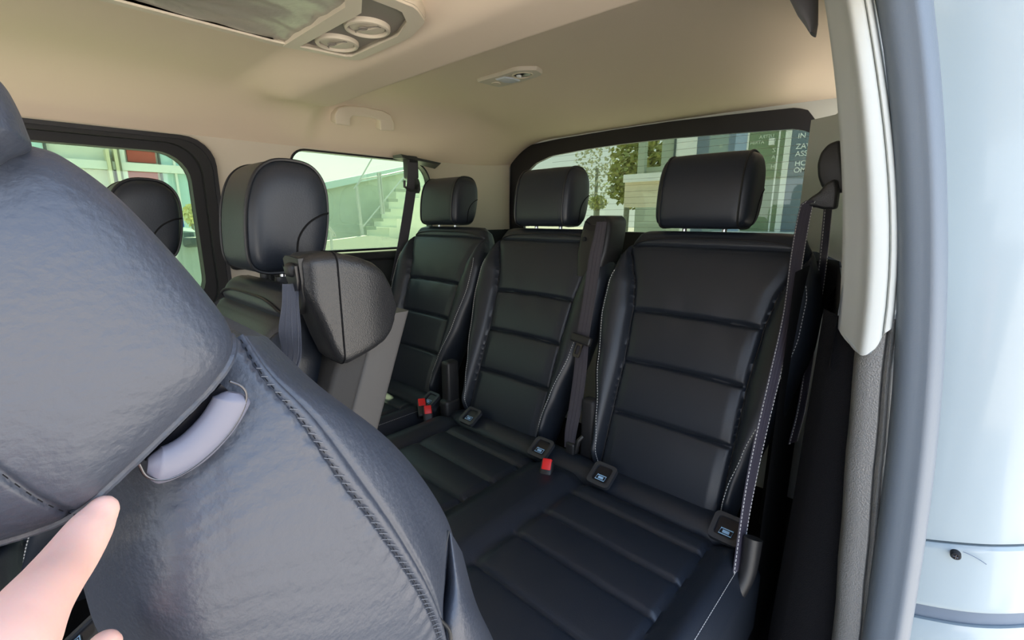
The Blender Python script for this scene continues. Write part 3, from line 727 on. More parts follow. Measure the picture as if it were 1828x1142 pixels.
# shoulder of the near backrest : surface through control points (pixel, plane x)
CT = [
 [(120, 700, -.245), (230, 690, -.228), (330, 660, -.222), (400, 610, -.222), (425, 600, -.226), (455, 600, -.238), (480, 605, -.275), (480, 640, -.33)],
 [(150, 860, -.262), (250, 800, -.222), (350, 745, -.214), (440, 690, -.210), (470, 672, -.212), (520, 668, -.225), (572, 690, -.262), (585, 720, -.33)],
 [(180, 935, -.262), (270, 890, -.214), (390, 830, -.202), (500, 770, -.200), (540, 752, -.201), (620, 745, -.215), (700, 790, -.252), (720, 830, -.33)],
 [(158, 1010, -.262), (260, 985, -.208), (410, 940, -.194), (560, 880, -.193), (610, 855, -.194), (700, 840, -.208), (775, 885, -.246), (790, 930, -.33)],
 [(160, 1090, -.265), (270, 1080, -.206), (430, 1060, -.190), (620, 1000, -.189), (685, 955, -.190), (750, 935, -.204), (806, 958, -.244), (815, 1000, -.33)],
 [(195, 1170, -.27), (300, 1180, -.208), (460, 1180, -.190), (680, 1110, -.188), (752, 1060, -.190), (785, 1030, -.204), (800, 1030, -.244), (812, 1060, -.33)],
 [(240, 1290, -.275), (340, 1320, -.214), (500, 1310, -.195), (700, 1220, -.194), (785, 1140, -.196), (792, 1110, -.212), (796, 1100, -.250), (815, 1120, -.33)],
 [(300, 1430, -.285), (400, 1470, -.225), (560, 1450, -.21), (740, 1330, -.208), (800, 1230, -.21), (810, 1200, -.225), (815, 1190, -.26), (830, 1200, -.33)]]
G = [[tuple(U(a, b, x=c)) for a, b, c in r] for r in CT]
NRW, NCL = 150, 190
cols = [cr_interp(r, NCL) for r in G]; SH = [cr_interp([tuple(c[i]) for c in cols], NRW) for i in range(NCL)]   # SH[col][row]
SH = [[Vector(SH[i][j]) for i in range(NCL)] for j in range(NRW)]
js = 4/7*(NCL-1)
def nrm(j, i):
    a = SH[min(j+1, NRW-1)][i]-SH[max(j-1, 0)][i]; b = SH[j][min(i+1, NCL-1)]-SH[j][max(i-1, 0)]; n_ = a.cross(b).normalized()
    return n_ if n_.x > 0 else -n_
NM = [[nrm(j, i) for i in range(NCL)] for j in range(NRW)]
def shd(j, i):
    e = i-js; w = .0009*exp(-((e-4.5)/3.5)**2)
    t_ = i/(NCL-1); pk = .00045*sin(j*1.1+i*.12+2*sin(i*.05+j*.07))*exp(-((e+6)/6)**2)+.00012*sin(j*.8+2.5*sin(i*.09+j*.03))*exp(-((t_-.30)/.2)**2)
    return -.0022*exp(-(e/1.3)**2)+w*1.6-.0018*exp(-((e-9.5)/1.5)**2)+pk
SH2 = [[SH[j][i]+NM[j][i]*shd(j, i) for i in range(NCL)] for j in range(NRW)]
bkx = -.46
back = [[Vector((bkx, v.y*1.0+.01*(i/(NCL-1)-.5), v.z)) for i, v in enumerate(r)] for r in SH]
mb = MB(); mb.loft(SH2, False); mb.loft(back, False); mb.loft([SH2[0], back[0]], False); mb.loft([SH2[-1], back[-1]], False)
mb.loft([[r[0] for r in SH2], [r[0] for r in back]], False); mb.loft([[r[-1] for r in SH2], [r[-1] for r in back]], False)
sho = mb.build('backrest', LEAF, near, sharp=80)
jc = int(round(js)); line = [SH[j][jc]+NM[j][jc]*.0002 for j in range(2, NRW-2)]
stitches(line, 'stitching', sho, SEAM, .0042, .0020, .00022)
mb = MB(); d = 0; acc = 0
for j in range(14, NRW-3):
    acc += (SH[j+1][jc]-SH[j][jc]).length
    if acc > .0042:
        acc = 0; k = 2+random.random()*2; a = SH2[j][jc-int(k)]+NM[j][jc]*.0003; b = SH2[min(j+1, NRW-1)][jc+2]+NM[j][jc]*.0003; mb.tube([a, b], .00018, 4)
mb.build('cross_stitches', mat('grey_thread', (.12, .13, .15), .6), sho)
# lower bolster strip at the right edge
BL = [[(790, 930, -.27), (800, 945, -.235), (812, 962, -.24), (825, 985, -.30)], [(780, 1040, -.26), (806, 1040, -.218), (832, 1050, -.225), (850, 1075, -.30)], [(760, 1110, -.255), (800, 1120, -.205), (860, 1130, -.215), (884, 1150, -.30)], [(740, 1200, -.25), (800, 1220, -.20), (880, 1230, -.215), (920, 1250, -.30)]]
g_ = [cr_interp([tuple(U(a, b, x=c)) for a, b, c in r], 40) for r in BL]; g_ = [[Vector(v) for v in cr_interp([tuple(c[i]) for c in g_], 50)] for i in range(40)]
bk2 = [[Vector((-.36, v.y, v.z)) for v in r] for r in g_]
mb = MB(); mb.loft(g_, False); mb.loft(bk2, False); mb.loft([g_[0], bk2[0]], False); mb.loft([g_[-1], bk2[-1]], False); mb.loft([[r[0] for r in g_], [r[0] for r in bk2]], False); mb.loft([[r[-1] for r in g_], [r[-1] for r in bk2]], False)
mb.build('side_bolster', LEAF, near, sharp=80)
mb = MB(); mb.tube([Vector(v) for v in cr_interp([tuple(U(*q)) if False else tuple(U(q[0], q[1], x=q[2])) for q in ((800, 948, -.232), (790, 1000, -.222), (782, 1050, -.210), (772, 1085, -.198), (785, 1105, -.198), (802, 1125, -.20), (806, 1160, -.198))], 40)], .0012, 8); mb.build('bolster_piping', PIPE, near)
# post surround : banana shaped grey rubber with dark metal rim
ax = [(262, 832), (300, 826), (345, 800), (385, 760), (410, 722), (418, 700)]
A = cr_interp([tuple(U(x, y, x=-.198)) for x, y in ax], 40); A = [Vector(a) for a in A]; rings = []
for i, p in enumerate(A):
    t_ = (A[min(i+1, 39)]-A[max(i-1, 0)]).normalized(); sd_ = t_.cross(Vector((1, 0, 0))).normalized(); w = .0070*min(1, sin(pi*(i+1.5)/42)*2.2)**.6
    rings.append([p+sd_*w*cos(a)+Vector((1, 0, 0))*w*.55*sin(a) for a in [2*pi*k/20 for k in range(20)]])
pc_ = empty('headrest_collar', (0, 0, 0)); C.objects.unlink(pc_); bpy.data.objects.remove(pc_)
mb = MB(); mb.loft(rings, True, False, True); o = mb.build('post_surround', GRY, near); o['label'] = 'banana shaped grey rubber surround'
rim = [(248, 828), (262, 850), (292, 856), (330, 842), (372, 811), (408, 774), (430, 740), (440, 708), (432, 690), (410, 680)]
mb = MB(); mb.tube([Vector(a) for a in cr_interp([tuple(U(x, y, x=-.1955)) for x, y in rim], 60)], .0005, 8); mb.build('surround_rim', DCH, o)
mb = MB(); mb.tube([U(352, 730, x=-.215), U(318, 765, x=-.212)], .0045, 12); mb.build('headrest_post', CHR, near)
mb = MB(); prism(mb, [tuple(nxp(*p, x=-.20)) for p in ((262, 828), (300, 790), (350, 740), (400, 690), (412, 700), (380, 755), (335, 800), (290, 828))], lambda a, b, d: Vector((d, a, b)), -.207, -.2035); mb.build('post_recess', BLK, near)

# ------------------------------------------------------------------ hand
person = empty('person', (-.12, -.08, .80), 'person at the door, one pale finger pushing up under the near headrest', 'person')
def chain(mb, pts, n=22, m=60):
    P = cr_interp([tuple(p[0])+(p[1],) for p in pts], m); out = []; up = Vector((1, 0, 0)); N = len(P)
    for i, p in enumerate(P):
        q = Vector(p[:3]); t_ = (Vector(P[min(i+1, N-1)][:3])-Vector(P[max(i-1, 0)][:3])).normalized(); u = (up-t_*up.dot(t_)).normalized(); w = t_.cross(u); r = p[3]
        out.append([q+(u*cos(2*pi*k/n)*.86+w*sin(2*pi*k/n))*r for k in range(n)])
    # rounded tip
    q = Vector(P[0][:3]); t_ = (q-Vector(P[1][:3])).normalized(); r = P[0][3]; tip = []
    for k in range(8, 0, -1):
        a = pi/2*k/8; c2 = q+t_*r*1.15*sin(a); tip.append([c2+(v-q)*max(.02, cos(a)) for v in out[0]])
    mb.loft(tip+out, True, False, True)
XH = -.183
fing = [((U(181, 914, x=-.187)), .0050), (U(160, 945, x=-.182), .0066), (U(126, 995, x=-.172), .0076), (U(96, 1034, x=-.163), .0083), (U(58, 1084, x=-.150), .0090), (U(20, 1150, x=-.138), .0098), (U(-40, 1260, x=-.125), .0105), (U(-90, 1400, x=-.118), .012)]
mb = MB(); chain(mb, fing)
chain(mb, [(U(182, 1162, x=-.205), .0062), (U(145, 1235, x=-.198), .0078), (U(95, 1310, x=-.180), .0088), (U(20, 1420, x=-.150), .0100), (U(-50, 1560, x=-.13), .012)])
pm = (U(-90, 1400, x=-.118)+U(-50, 1560, x=-.13))/2
for dy, dz, r in ((-.012, -.03, .0085), (-.022, -.055, .0075)):
    q0 = pm+Vector((-.055, .02+dy, dz-.01)); chain(mb, [(q0, .0068), (q0+Vector((.012, .006, -.008)), r), (q0+Vector((.035, .002, -.012)), r+.001), (pm+Vector((.0, dy, dz*.8)), .012)])
chain(mb, [(pm+Vector((-.04, -.055, .03)), .008), (pm+Vector((-.025, -.055, .012)), .010), (pm+Vector((0, -.045, -.015)), .012), (pm+Vector((.012, -.03, -.05)), .015)])
chain(mb, [(pm+Vector((0, .0, -.0)), .016), (pm+Vector((.006, -.022, -.03)), .032), (pm+Vector((.012, -.045, -.065)), .036), (pm+Vector((.02, -.07, -.11)), .028), (pm+Vector((.03, -.11, -.19)), .034), (pm+Vector((.04, -.15, -.28)), .040)])
hand = mb.build('hand', SKIN, person)
rm = hand.modifiers.new('remesh', 'REMESH'); rm.mode = 'VOXEL'; rm.voxel_size = .0011; rm.use_smooth_shade = True
smo = hand.modifiers.new('smooth', 'SMOOTH'); smo.iterations = 8; smo.factor = .5

# ------------------------------------------------------------------ things on the ceiling
con = empty('overhead_console', (-.90, .55, 1.42), 'beige overhead air duct console with two round vents on the headliner', 'ceiling console')
ZC = 1.412
cl = resample([(-1.075, -.9), (-1.075, .44), (-1.06, .50), (-1.045, .585), (-1.03, .598), (-.83, .600), (-.75, .575), (-.715, .53), (-.705, -.9)], 240)
ci = resample([(-1.055, -.88), (-1.055, .43), (-1.045, .47), (-1.030, .570), (-1.02, .575), (-.845, .578), (-.78, .555), (-.745, .52), (-.735, -.88)], 240)
ci = align(cl, ci)
f = lambda a, b, d: Vector((a, b, ZC+d))
mb = MB(); ring_solid(mb, cl, ci, f, .0, .03)
ring_solid(mb, [(a*.985-.9*.015, b) for a, b in cl], ci, f, -.004, .01)
mb.build('rim', CON, con)
mb = MB(); prism(mb, ci, f, .006, .012); mb.build('vent_panel', COND, con)
mb = MB(); prism(mb, [(-1.062, .445), (-1.052, .470), (-.80, .475), (-.735, .44), (-.735, .41), (-.80, .445)], f, -.005, .006); mb.build('cross_band', CON, con)
FILM = mat('clear_protective_film', (.36, .34, .28), .28, .6, bump=.7, bscale=7, bdist=.012, vary=.35, detail=5)
mb = MB(); V = []; 
rows = [[Vector((-1.058+.32*i/40, -.85+1.30*j/90-(0 if i < 30 else .0), ZC+.003-.0025*sin(i*.7+2*sin(j*.35))*sin(j*.5+i*.2))) for i in range(41)] for j in range(91)]
mb.loft(rows, False); mb.build('film_covered_panel', FILM, con, sharp=None) if False else None
o = mesh('film_covered_panel', mb.V, mb.F, FILM, con, True, None)
def vent(c, r, ang):
    v = MB(); c = Vector((c[0], c[1], ZC+.004)); rg = []
    for rr, dz in ((r, .006), (r, -.003), (r*.96, -.006), (r*.86, -.007), (r*.80, -.005), (r*.785, .006)): rg.append([c+Vector((rr*cos(a), rr*sin(a), dz)) for a in [2*pi*i/48 for i in range(48)]])
    v.loft(rg, True, True); vo = v.build('round_vent', CON, con)
    g = MB(); g.loft([[c+Vector((rr*cos(a), rr*sin(a), .004)) for a in [2*pi*i/48 for i in range(48)]] for rr in (r*.80, r*.74)], True); g.build('vent_gap', BLK, vo)
    d = MB(); R_ = Matrix.Rotation(ang, 3, 'Z'); rg = []
    for s in [1, .9, .75, .5, .25, .02]:
        rr = r*.755*s; rg.append([c+R_ @ Vector((rr*cos(a), rr*sin(a), -.002-.0035*(1-s*s)*(1 if sin(a) > 0 else .6))) for a in [2*pi*i/60 for i in range(60)]])
    d.loft(rg, True, False, True); dd = d.build('vent_flap', CON, vo)
    d = MB(); d.tube([c+R_ @ Vector((r*.68*cos(a), r*.24*sin(a)+.002, -.0048)) for a in [pi+pi*i/30 for i in range(31)]], .0009, 6); d.tube([c+R_ @ Vector((r*.68*cos(a), -.002, -.003)) for a in [pi*i/20 for i in range(21)]], .0007, 6); d.build('flap_edge', COND, dd)
    d = MB(); d.loft([[c+R_ @ Vector((rr*cos(a), -.013+rr*.8*sin(a), dz-.001)) for a in [2*pi*i/24 for i in range(24)]] for rr, dz in ((.010, -.006), (.008, -.0075), (.005, -.0055), (.001, -.005))], True); d.build('finger_dimple', COND, dd)
vent((-.868, .526), .043, radians(20)); vent((-.985, .524), .043, radians(10))
# lamp
lp = empty('dome_lamp', (-.99, 1.08, 1.45), 'small beige reading lamp cluster set in the rear headliner', 'ceiling lamp')
LQ = onroof(915, 133); LD = (LQ.x+.99, LQ.y-1.08); ZL = LQ.z-.002
lo = [(-1.105, 1.045), (-1.095, 1.030), (-1.0, 1.032), (-.93, 1.030), (-.885, 1.062), (-.88, 1.075), (-.895, 1.115), (-.95, 1.128), (-1.08, 1.128), (-1.098, 1.115)]
lo = [tuple(p) for p in cr_interp(lo, 70, True)]; lc = (sum(p[0] for p in lo)/70, sum(p[1] for p in lo)/70); sc_ = lambda s: [(lc[0]+(a-lc[0])*s, lc[1]+(b-lc[1])*s) for a, b in lo]
mb = MB(); mb.loft([[Vector((a+LD[0], b+LD[1], ZL+dz)) for a, b in sc_(s)] for s, dz in ((1, .010), (1, -.005), (.97, -.009), (.9, -.010), (.5, -.008), (.02, -.008))], True); mb.build('bezel', CRM, lp)
mb = MB(); mb.loft([[Vector((LD[0]-.945+r_*cos(a), LD[1]+1.078+.028*sin(a)*r_/.034, ZL+dz)) for a in [2*pi*i/36 for i in range(36)]] for r_, dz in ((.036, -.008), (.036, -.011), (.031, -.011), (.030, -.003))], True); mb.build('spot_ring', CON, lp)
mb = MB(); mb.loft([[Vector((LD[0]-.945+r_*cos(a), LD[1]+1.078+.023*sin(a)*r_/.030, ZL+dz)) for a in [2*pi*i/36 for i in range(36)]] for r_, dz in ((.030, -.0085), (.02, -.0095), (.001, -.011))], True); mb.build('spot_lens', DCH, lp)
mb = MB(); mb.loft([[Vector((LD[0]-.955+r_*cos(a), LD[1]+1.072+r_*sin(a), ZL+dz)) for a in [2*pi*i/18 for i in range(18)]] for r_, dz in ((.009, -.010), (.007, -.014), (.001, -.015))], True); mb.build('bulb', mat('lens_white', (.8, .82, .85), .1, .8), lp)
mb = MB(); mb.loft([[Vector((LD[0]-1.012+a*.026*s, LD[1]+1.082+b*.034*s, ZL+dz)) for a, b in ((-1, -1), (.6, -1), (1.1, 0), (1, 1), (-.5, 1), (-1.1, .3))] for s, dz in ((1, -.0085), (.85, -.012), (.3, -.013), (.02, -.013))], True); mb.build('clear_lens', mat('lens_plastic', (.72, .76, .82), .15, .7), lp, sharp=30)
mb = MB(); mb.loft([[Vector((LD[0]-1.070+r_*cos(a), LD[1]+1.085+r_*sin(a), ZL+dz)) for a in [2*pi*i/24 for i in range(24)]] for r_, dz in ((.016, -.008), (.016, -.011), (.013, -.012), (.001, -.012))], True); mb.build('switch_button', CON, lp)
# grab handle
hp_ = empty('grab_handle', (-1.70, 1.02, 1.40), 'beige fixed grab handle above the far rear side window', 'grab handle')
ctr = onroof(652, 212); nn_ = (EYE-ctr).normalized(); nn_ = Vector((.93, 0, -.36)); ctr = ctr+nn_*.032
def hb(px, py):
    d = FW+RT*((px-914)/F)-UP*((py-571)/F); return EYE+d*((ctr-EYE).dot(nn_)/d.dot(nn_))
oc = [(600, 222), (598, 205), (604, 193), (618, 189), (650, 191), (684, 198), (698, 206), (704, 220), (705, 234), (680, 233), (679, 215), (660, 210), (630, 207), (626, 212), (626, 225)]
bm = bmesh.new(); vs = [bm.verts.new(hb(*p)) for p in oc]; fc = bm.faces.new(vs); ex = bmesh.ops.extrude_face_region(bm, geom=[fc])
for v in ex['geom']:
    if isinstance(v, bmesh.types.BMVert): v.co -= nn_*.045
bmesh.ops.recalc_face_normals(bm, faces=bm.faces); bmesh.ops.bevel(bm, geom=[e for e in bm.edges if e.calc_face_angle(0) > .4], offset=.0045, segments=3, affect='EDGES', profile=.5)
bm.verts.index_update(); mb = MB(); mb.add([v.co.copy() for v in bm.verts], [tuple(v.index for v in f.verts) for f in bm.faces]); bm.free(); mb.build('grip', CON, hp_, sharp=35)
# little cover at the top of the door pillar
mb = MB(); mb.loft([[U(1428+s*18, y, y=1.0)+Vector((w*cos(a), .02*sin(a), w*.3*sin(a))) for a in [2*pi*i/14 for i in range(14)]] for s, y, w in ((0, -60, .02), (.35, -10, .022), (.8, 25, .015), (1.15, 45, .009), (1.3, 62, .003))], True, False, True)
o = mb.build('coat_hook', mat('hook_grey', (.20, .19, .21), .5), None); tag(o, 'small grey plastic hook at the ceiling beside the cream pillar top', 'hook')

# ------------------------------------------------------------------ outside the windows
GZ = -.45
GRD = mat('pale_paving', (.52, .47, .40), .9, .2, bump=.3, bscale=3, bdist=.02, vary=.15)
mb = MB(); mb.loft([[Vector((x, y, GZ)) for x in (-60, -30, -10, 0, 10, 30, 60)] for y in (-60, -30, -10, 0, 10, 30, 70)], False)
g = mb.build('paved_ground', GRD, sharp=None); tag(g, kind='structure')
CW = mat('pale_plaster', (.62, .66, .58), .8, .3, vary=.06); CWS = mat('stair_plaster', (.70, .72, .60), .8, .3); CONC = mat('grey_green_concrete', (.46, .52, .46), .8, .3, vary=.1)  # concrete is a darker grey green than the plasters
STEEL = mat('steel_rail', (.42, .46, .44), .4, .5); PANG = mat('railing_glass_green', (.56, .66, .60), .2, .5); CAP = mat('grey_coping', (.50, .62, .62), .6, .4)
REDP = mat('brick_red_panel', (.34, .060, .045), .7, .3); COLM = mat('cream_column', (.60, .60, .42), .7, .3); CSH = mat('bark_and_column_shade', (.20, .22, .16), .7, .3); CYN = mat('mint_glazing', (.42, .66, .66), .25, .6); FRM = mat('white_frame', (.72, .78, .74), .5, .4); DRK = mat('dark_mullion', (.06, .09, .09), .5, .4)
FXX = -9.0
def fb_(mb, p0, p1, x, th, ax='x'):
    a, b = U(*p0, **{ax: x if ax == 'x' else x-th}), U(*p1, **{ax: x if ax == 'x' else x-th})
    if ax == 'y' and p1[1]-p0[1] > 100:
        a.x, b.x = U(p0[0], 262, y=x-th).x, U(p1[0], 262, y=x-th).x
    if ax == 'x' and p1[1]-p0[1] > 40:
        a.y, b.y = U(p0[0], max(p0[1], 280), x=x).y, U(p1[0], max(p0[1], 280), x=x).y
    if ax == 'x': mb.box((x, min(a.y, b.y), min(a.z, b.z)), (x+th, max(a.y, b.y), max(a.z, b.z)))
    else: mb.box((min(a.x, b.x), x-th, min(a.z, b.z)), (max(a.x, b.x), x, max(a.z, b.z)))
    return mb
sb = empty('showroom_building', (FXX, 1, GZ), 'pale glazed showroom with brick red panels and cream columns beyond the far window', 'building')
mb = MB(); mb.box((FXX-.3, -6, GZ), (FXX, 2.9, 4.2)); mb.build('wall', CW, sb, False)
def part(nm, m, boxes, root, x=FXX, th=.08, ax='x'):
    for p0, p1 in boxes: mb = MB(); fb_(mb, p0, p1, x, th, ax); mb.build(nm, m, root, False)
part('glazing', CYN, [((40, 236), (80, 420)), ((284, 252), (345, 420))], sb, FXX, .03)
part('mullion', DRK, [((82, 236), (86, 420)), ((281, 252), (284, 420))], sb, FXX, .06)
part('red_panel', REDP, [((222, 255), (278, 292)), ((222, 296), (278, 350))], sb, FXX, .05)
part('frame_bar', FRM, [((212, 240), (221, 360)), ((222, 247), (281, 254)), ((305, 258), (309, 400))], sb, FXX, .10); part('frame_bar', FRM, [((60, 296), (345, 299))], sb, FXX, .13)
part('column', COLM, [((186, 268), (192, 400)), ((200, 256), (206, 400))], sb, FXX, .20)
part('shaded_column_side', CSH, [((192, 284), (196, 400)), ((206, 256), (211, 400))], sb, FXX, .16)  # shaded flank of the cream columns, put in as darker boxes
bs = empty('hoarding', (-7.0, 1, GZ), 'small bright blue sign beside the far headrest, seen through the far window', 'sign')
part('board', mat('sign_blue', (.02, .10, .45), .5, .4), [((307, 366), (328, 405))], bs, -7.0, .04)
part('picture', mat('sign_pale', (.30, .45, .65), .5, .4), [((314, 370), (322, 378)), ((315, 398), (324, 404))], bs, -6.955, .01)
a = U(318, 405, x=-7.0); mb = MB(); mb.tube([(-7.0, a.y, GZ), (-7.0, a.y, a.z+.1)], .03, 8); mb.build('post', STEEL, bs)
# small shrub with yellow blossom
def blob(c, r, n, m, name, parent=None, seed=1, leaf=.05):
    rnd = random.Random(seed); mb = MB()
    for k in range(n):
        d_ = Vector((rnd.gauss(0, 1), rnd.gauss(0, 1), rnd.gauss(0, 1))).normalized()*(rnd.random()**.4); p = Vector((c[0]+d_.x*r[0], c[1]+d_.y*r[1], c[2]+d_.z*r[2])); a = Vector((rnd.gauss(0, 1), rnd.gauss(0, 1), rnd.gauss(0, 1))).normalized()*leaf; b = a.orthogonal().normalized()*leaf*.6
        mb.add([p-a, p-b, p+a, p+b], [(0, 1, 2, 3)])
    return mb.build(name, m, parent, False)
q = U(341, 384, x=-6.6); sh = empty('shrub', (q.x, q.y, GZ), 'pale yellow blossoming shrub right of the blue sign', 'shrub')
blob((q.x, q.y+.02, q.z), (.12, .10, .13), 260, mat('yellow_leaf', (.62, .62, .28), .8, .3), 'foliage', sh, 3, .03); mb = MB(); mb.tube([(q.x, q.y, GZ), (q.x, q.y, q.z)], .015, 6); mb.build('stem', CSH, sh)
# parked car seen at the bottom of window 1
pk = empty('parked_car', (-5.0, 1.1, GZ), 'pale grey parked car behind the far headrest, low in the far window', 'car')
pts = [U(x, y, x=-5.0) for x, y in ((250, 520), (250, 440), (300, 412), (322, 405), (352, 408), (362, 430), (366, 470), (366, 520))]
CARP_ = mat('car_paint_grey_green', (.30, .40, .38), .3, .6, coat=.4)
lo_ = [(p.y, p.z) for p in pts]; mb = MB(); rg = []
for x, s in ((-6.6, .9), (-6.4, 1), (-5.2, 1), (-5.0, .96)): rg.append([Vector((x, lo_[2][0]+(a-lo_[2][0])*s, .2+(b-.2)*s)) for a, b in lo_])
mb.loft(rg, True, False, True); mb.build('body', CARP_, pk)
mb = MB(); fb_(mb, (326, 415), (348, 440), -4.985, .02); mb.build('side_window', mat('car_glass', (.08, .14, .14), .15, .7), pk, False)
mb = MB(); p = U(344, 432, x=-4.9); mb.rbox((-4.98, p.y-.06, p.z-.045), (-4.88, p.y+.06, p.z+.045), .02); mb.build('wing_mirror', DRK, pk)
mb = MB(); p = U(300, 480, x=-4.97)
mb.tube([(-5.1, p.y, GZ+.30), (-4.95, p.y, GZ+.30)], .30, 24); mb.build('wheel', DRK, pk)
# ramp and staircase beyond the far rear window
STT = mat('tread_stone', (.30, .36, .30), .8, .3)
st = empty('staircase_building', (FXX, 5, GZ), 'pale outdoor staircase wall with stepped edge beyond the far rear side window', 'staircase')
def poly(px, x, th, m, nm, root, ax='x'):
    L = [U(*p, **{ax: x}) for p in px]; mb = MB()
    if ax == 'x': prism(mb, [(v.y, v.z) for v in L], lambda a, b, d: Vector((x+d, a, b)), 0, th)
    else: prism(mb, [(v.x, v.z) for v in L], lambda a, b, d: Vector((a, x-d, b)), 0, th)
    return mb.build(nm, m, root, False)
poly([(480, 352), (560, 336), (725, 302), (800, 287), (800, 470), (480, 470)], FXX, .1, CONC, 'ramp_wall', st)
poly([(480, 346), (560, 329), (725, 296), (800, 280), (800, 291), (725, 307), (560, 342), (480, 358)], FXX+.1, .12, CAP, 'coping', st)
steps = [(648, 430), (648, 420), (655, 420), (655, 405), (668, 405), (668, 390), (681, 390), (681, 373), (694, 373), (694, 355), (707, 355), (707, 337), (722, 337), (722, 320), (738, 320), (738, 303), (760, 303), (760, 450), (648, 450)]
poly(steps, FXX+.6, .8, CWS, 'stair_flight', st)
for i in range(1, 15, 2):
    a, b = U(*steps[i], x=FXX+1.4), U(*steps[i+1], x=FXX+1.4); mb = MB(); mb.box((FXX+1.36, min(a.y, b.y)-.03, a.z-.05), (FXX+1.43, max(a.y, b.y)+.02, a.z+.005)); mb.build('tread', STT, st, False)
poly([(480, 448), (560, 432), (650, 420), (760, 432), (760, 470), (480, 480)], FXX+1.6, .1, mat('landing_stone', (.58, .60, .52), .7, .3), 'landing', st)
rl = empty('stair_railing', (FXX+1.5, 5, GZ), 'thin steel and glass railing climbing the pale outdoor stairs', 'railing')
def bar(pxs, x, r, nm, root): mb = MB(); mb.tube([U(*p, x=x) for p in pxs], r, 8); return mb.build(nm, STEEL, root)
bar([(636, 332), (648, 430)], FXX+1.5, .03, 'post', rl); bar([(675, 308), (682, 382)], FXX+1.5, .025, 'post', rl); bar([(679, 308), (686, 382)], FXX+1.5, .015, 'post', rl)
bar([(632, 337), (646, 320), (690, 312), (760, 296)], FXX+1.5, .014, 'handrail', rl); bar([(648, 405), (730, 305)], FXX+1.5, .012, 'lower_rail', rl); bar([(636, 332), (668, 276)], FXX+1.5, .012, 'upper_rail', rl)
h2 = empty('handrail', (FXX+2.2, 4, GZ), 'short bent steel handrail low beside the middle row headrest', 'railing')
bar([(570, 388), (578, 392), (597, 417), (598, 421), (594, 421), (593, 414), (574, 395)], FXX+2.2, .022, 'rail', h2); a = U(590, 412, x=FXX+2.2); mb = MB(); mb.tube([a, Vector((a.x, a.y, GZ))], .02, 8); mb.build('post', STEEL, h2)
# behind the tailgate ----------------------------------------------------------------
NV_ = mat('blue_grey_cladding', (.18, .24, .32), .5, .5); NVD = mat('slate_cladding', (.16, .21, .26), .5, .5, vary=.1); LBL = mat('light_blue_cladding', (.34, .44, .60), .4, .5); YGR = mat('green_reflection_glass', (.20, .27, .16), .3, .5); WPO = mat('white_post_paint', (.80, .82, .78), .5, .4); TXT = mat('white_lettering', (.85, .88, .88), .6, .3); TXF = mat('reflected_lettering', (.62, .68, .56), .6, .3); GRN = mat('pale_green_cladding', (.36, .42, .33), .6, .3)
rb_ = empty('office_building', (-2.4, 8, GZ), 'blue grey clad building with white lettering right of the tailgate window', 'building')
YB = 8.0
part('cladding', NVD, [((1244, 150), (1266, 430))], rb_, YB, .05, 'y'); part('cladding', NV_, [((1300, 150), (1312, 430))], rb_, YB, .05, 'y'); part('cladding', mat('grey_green_cladding', (.28, .36, .34), .5, .5), [((1266, 150), (1300, 430))], rb_, YB, .05, 'y')
part('cladding', LBL, [((1312, 150), (1333, 430))], rb_, YB, .05, 'y'); part('bright_strip', WPO, [((1224, 150), (1244, 430)), ((1333, 150), (1336, 430)), ((1388, 150), (1391, 430))], rb_, YB, .06, 'y')
part('glazed_panel', YGR, [((1336, 150), (1400, 430))], rb_, YB, .05, 'y')
part('corner_post', WPO, [((1400, 150), (1411, 440))], rb_, YB, .08, 'y'); part('sign_wall', NVD, [((1411.5, 150), (1560, 440))], rb_, YB, .07, 'y')
mb = MB(); mb.box((U(1224, 262, y=YB).x, YB+.001, GZ), (U(1560, 262, y=YB).x, YB+3, 4)); mb.build('wall', NVD, rb_, False)
mb = MB(); fb_(mb, (1373, 247), (1381, 258), YB-.05, .06, 'y'); mb.build('lamp_fitting', WPO, rb_, False)
def text(body, px, py, h, m, root, y, mirror=False, nm='lettering'):
    cu = bpy.data.curves.new('t', 'FONT'); cu.body = body; cu.size = 1; cu.extrude = .012; cu.offset = .012; ob = bpy.data.objects.new('t', cu); C.objects.link(ob); bpy.context.view_layer.update()
    me = bpy.data.meshes.new_from_object(ob.evaluated_get(bpy.context.evaluated_depsgraph_get())); bpy.data.objects.remove(ob)
    p = U(px, py, y=y); s = abs(U(px, py, y=y).z-U(px, py-h, y=y).z)/.70; V = [p+Vector(((-v.co.x if mirror else v.co.x)*s*1.0, -v.co.z*s*.3, v.co.y*s)) for v in me.vertices]
    return mesh(nm, V, [tuple(f.vertices) for f in me.polygons], m, root, False)
for b, px, py, h in (('IN', 1424, 247, 9), ('ZAVA', 1420, 266, 9), ('ASSI', 1419, 279, 9), ('HOM', 1418, 296, 9), ('OMU', 1416, 308, 9)): text(b, px, py, h, TXT, rb_, YB-.085)
for b, px, py, h in (('USTRA', 1382, 245, 6), ('ATRIH', 1364, 256, 6), ('IN', 1386, 252, 6), ('Z', 1385, 271, 7), ('A', 1384, 283, 7), ('H', 1383, 300, 7), ('IE', 1290, 263, 6)): text(b, px, py, h, TXF, rb_, YB-.065, True, 'mirrored_lettering')  # sign's reflection in the glazing, modelled as pale mirrored letters
gb = empty('green_clad_building', (-5, 16, GZ), 'pale green framed building among the trees behind the tailgate window', 'building')
part('panel', GRN, [((1140, 150), (1152, 330)), ((1182, 150), (1205, 330))], gb, 16, .2, 'y'); part('post', WPO, [((1205, 150), (1224, 330))], gb, 16, .3, 'y'); part('mullion', DRK, [((1203, 150), (1206, 330))], gb, 16, .35, 'y'); part('panel', GRN, [((1140, 300), (1224, 462))], gb, 16.3, .2, 'y')
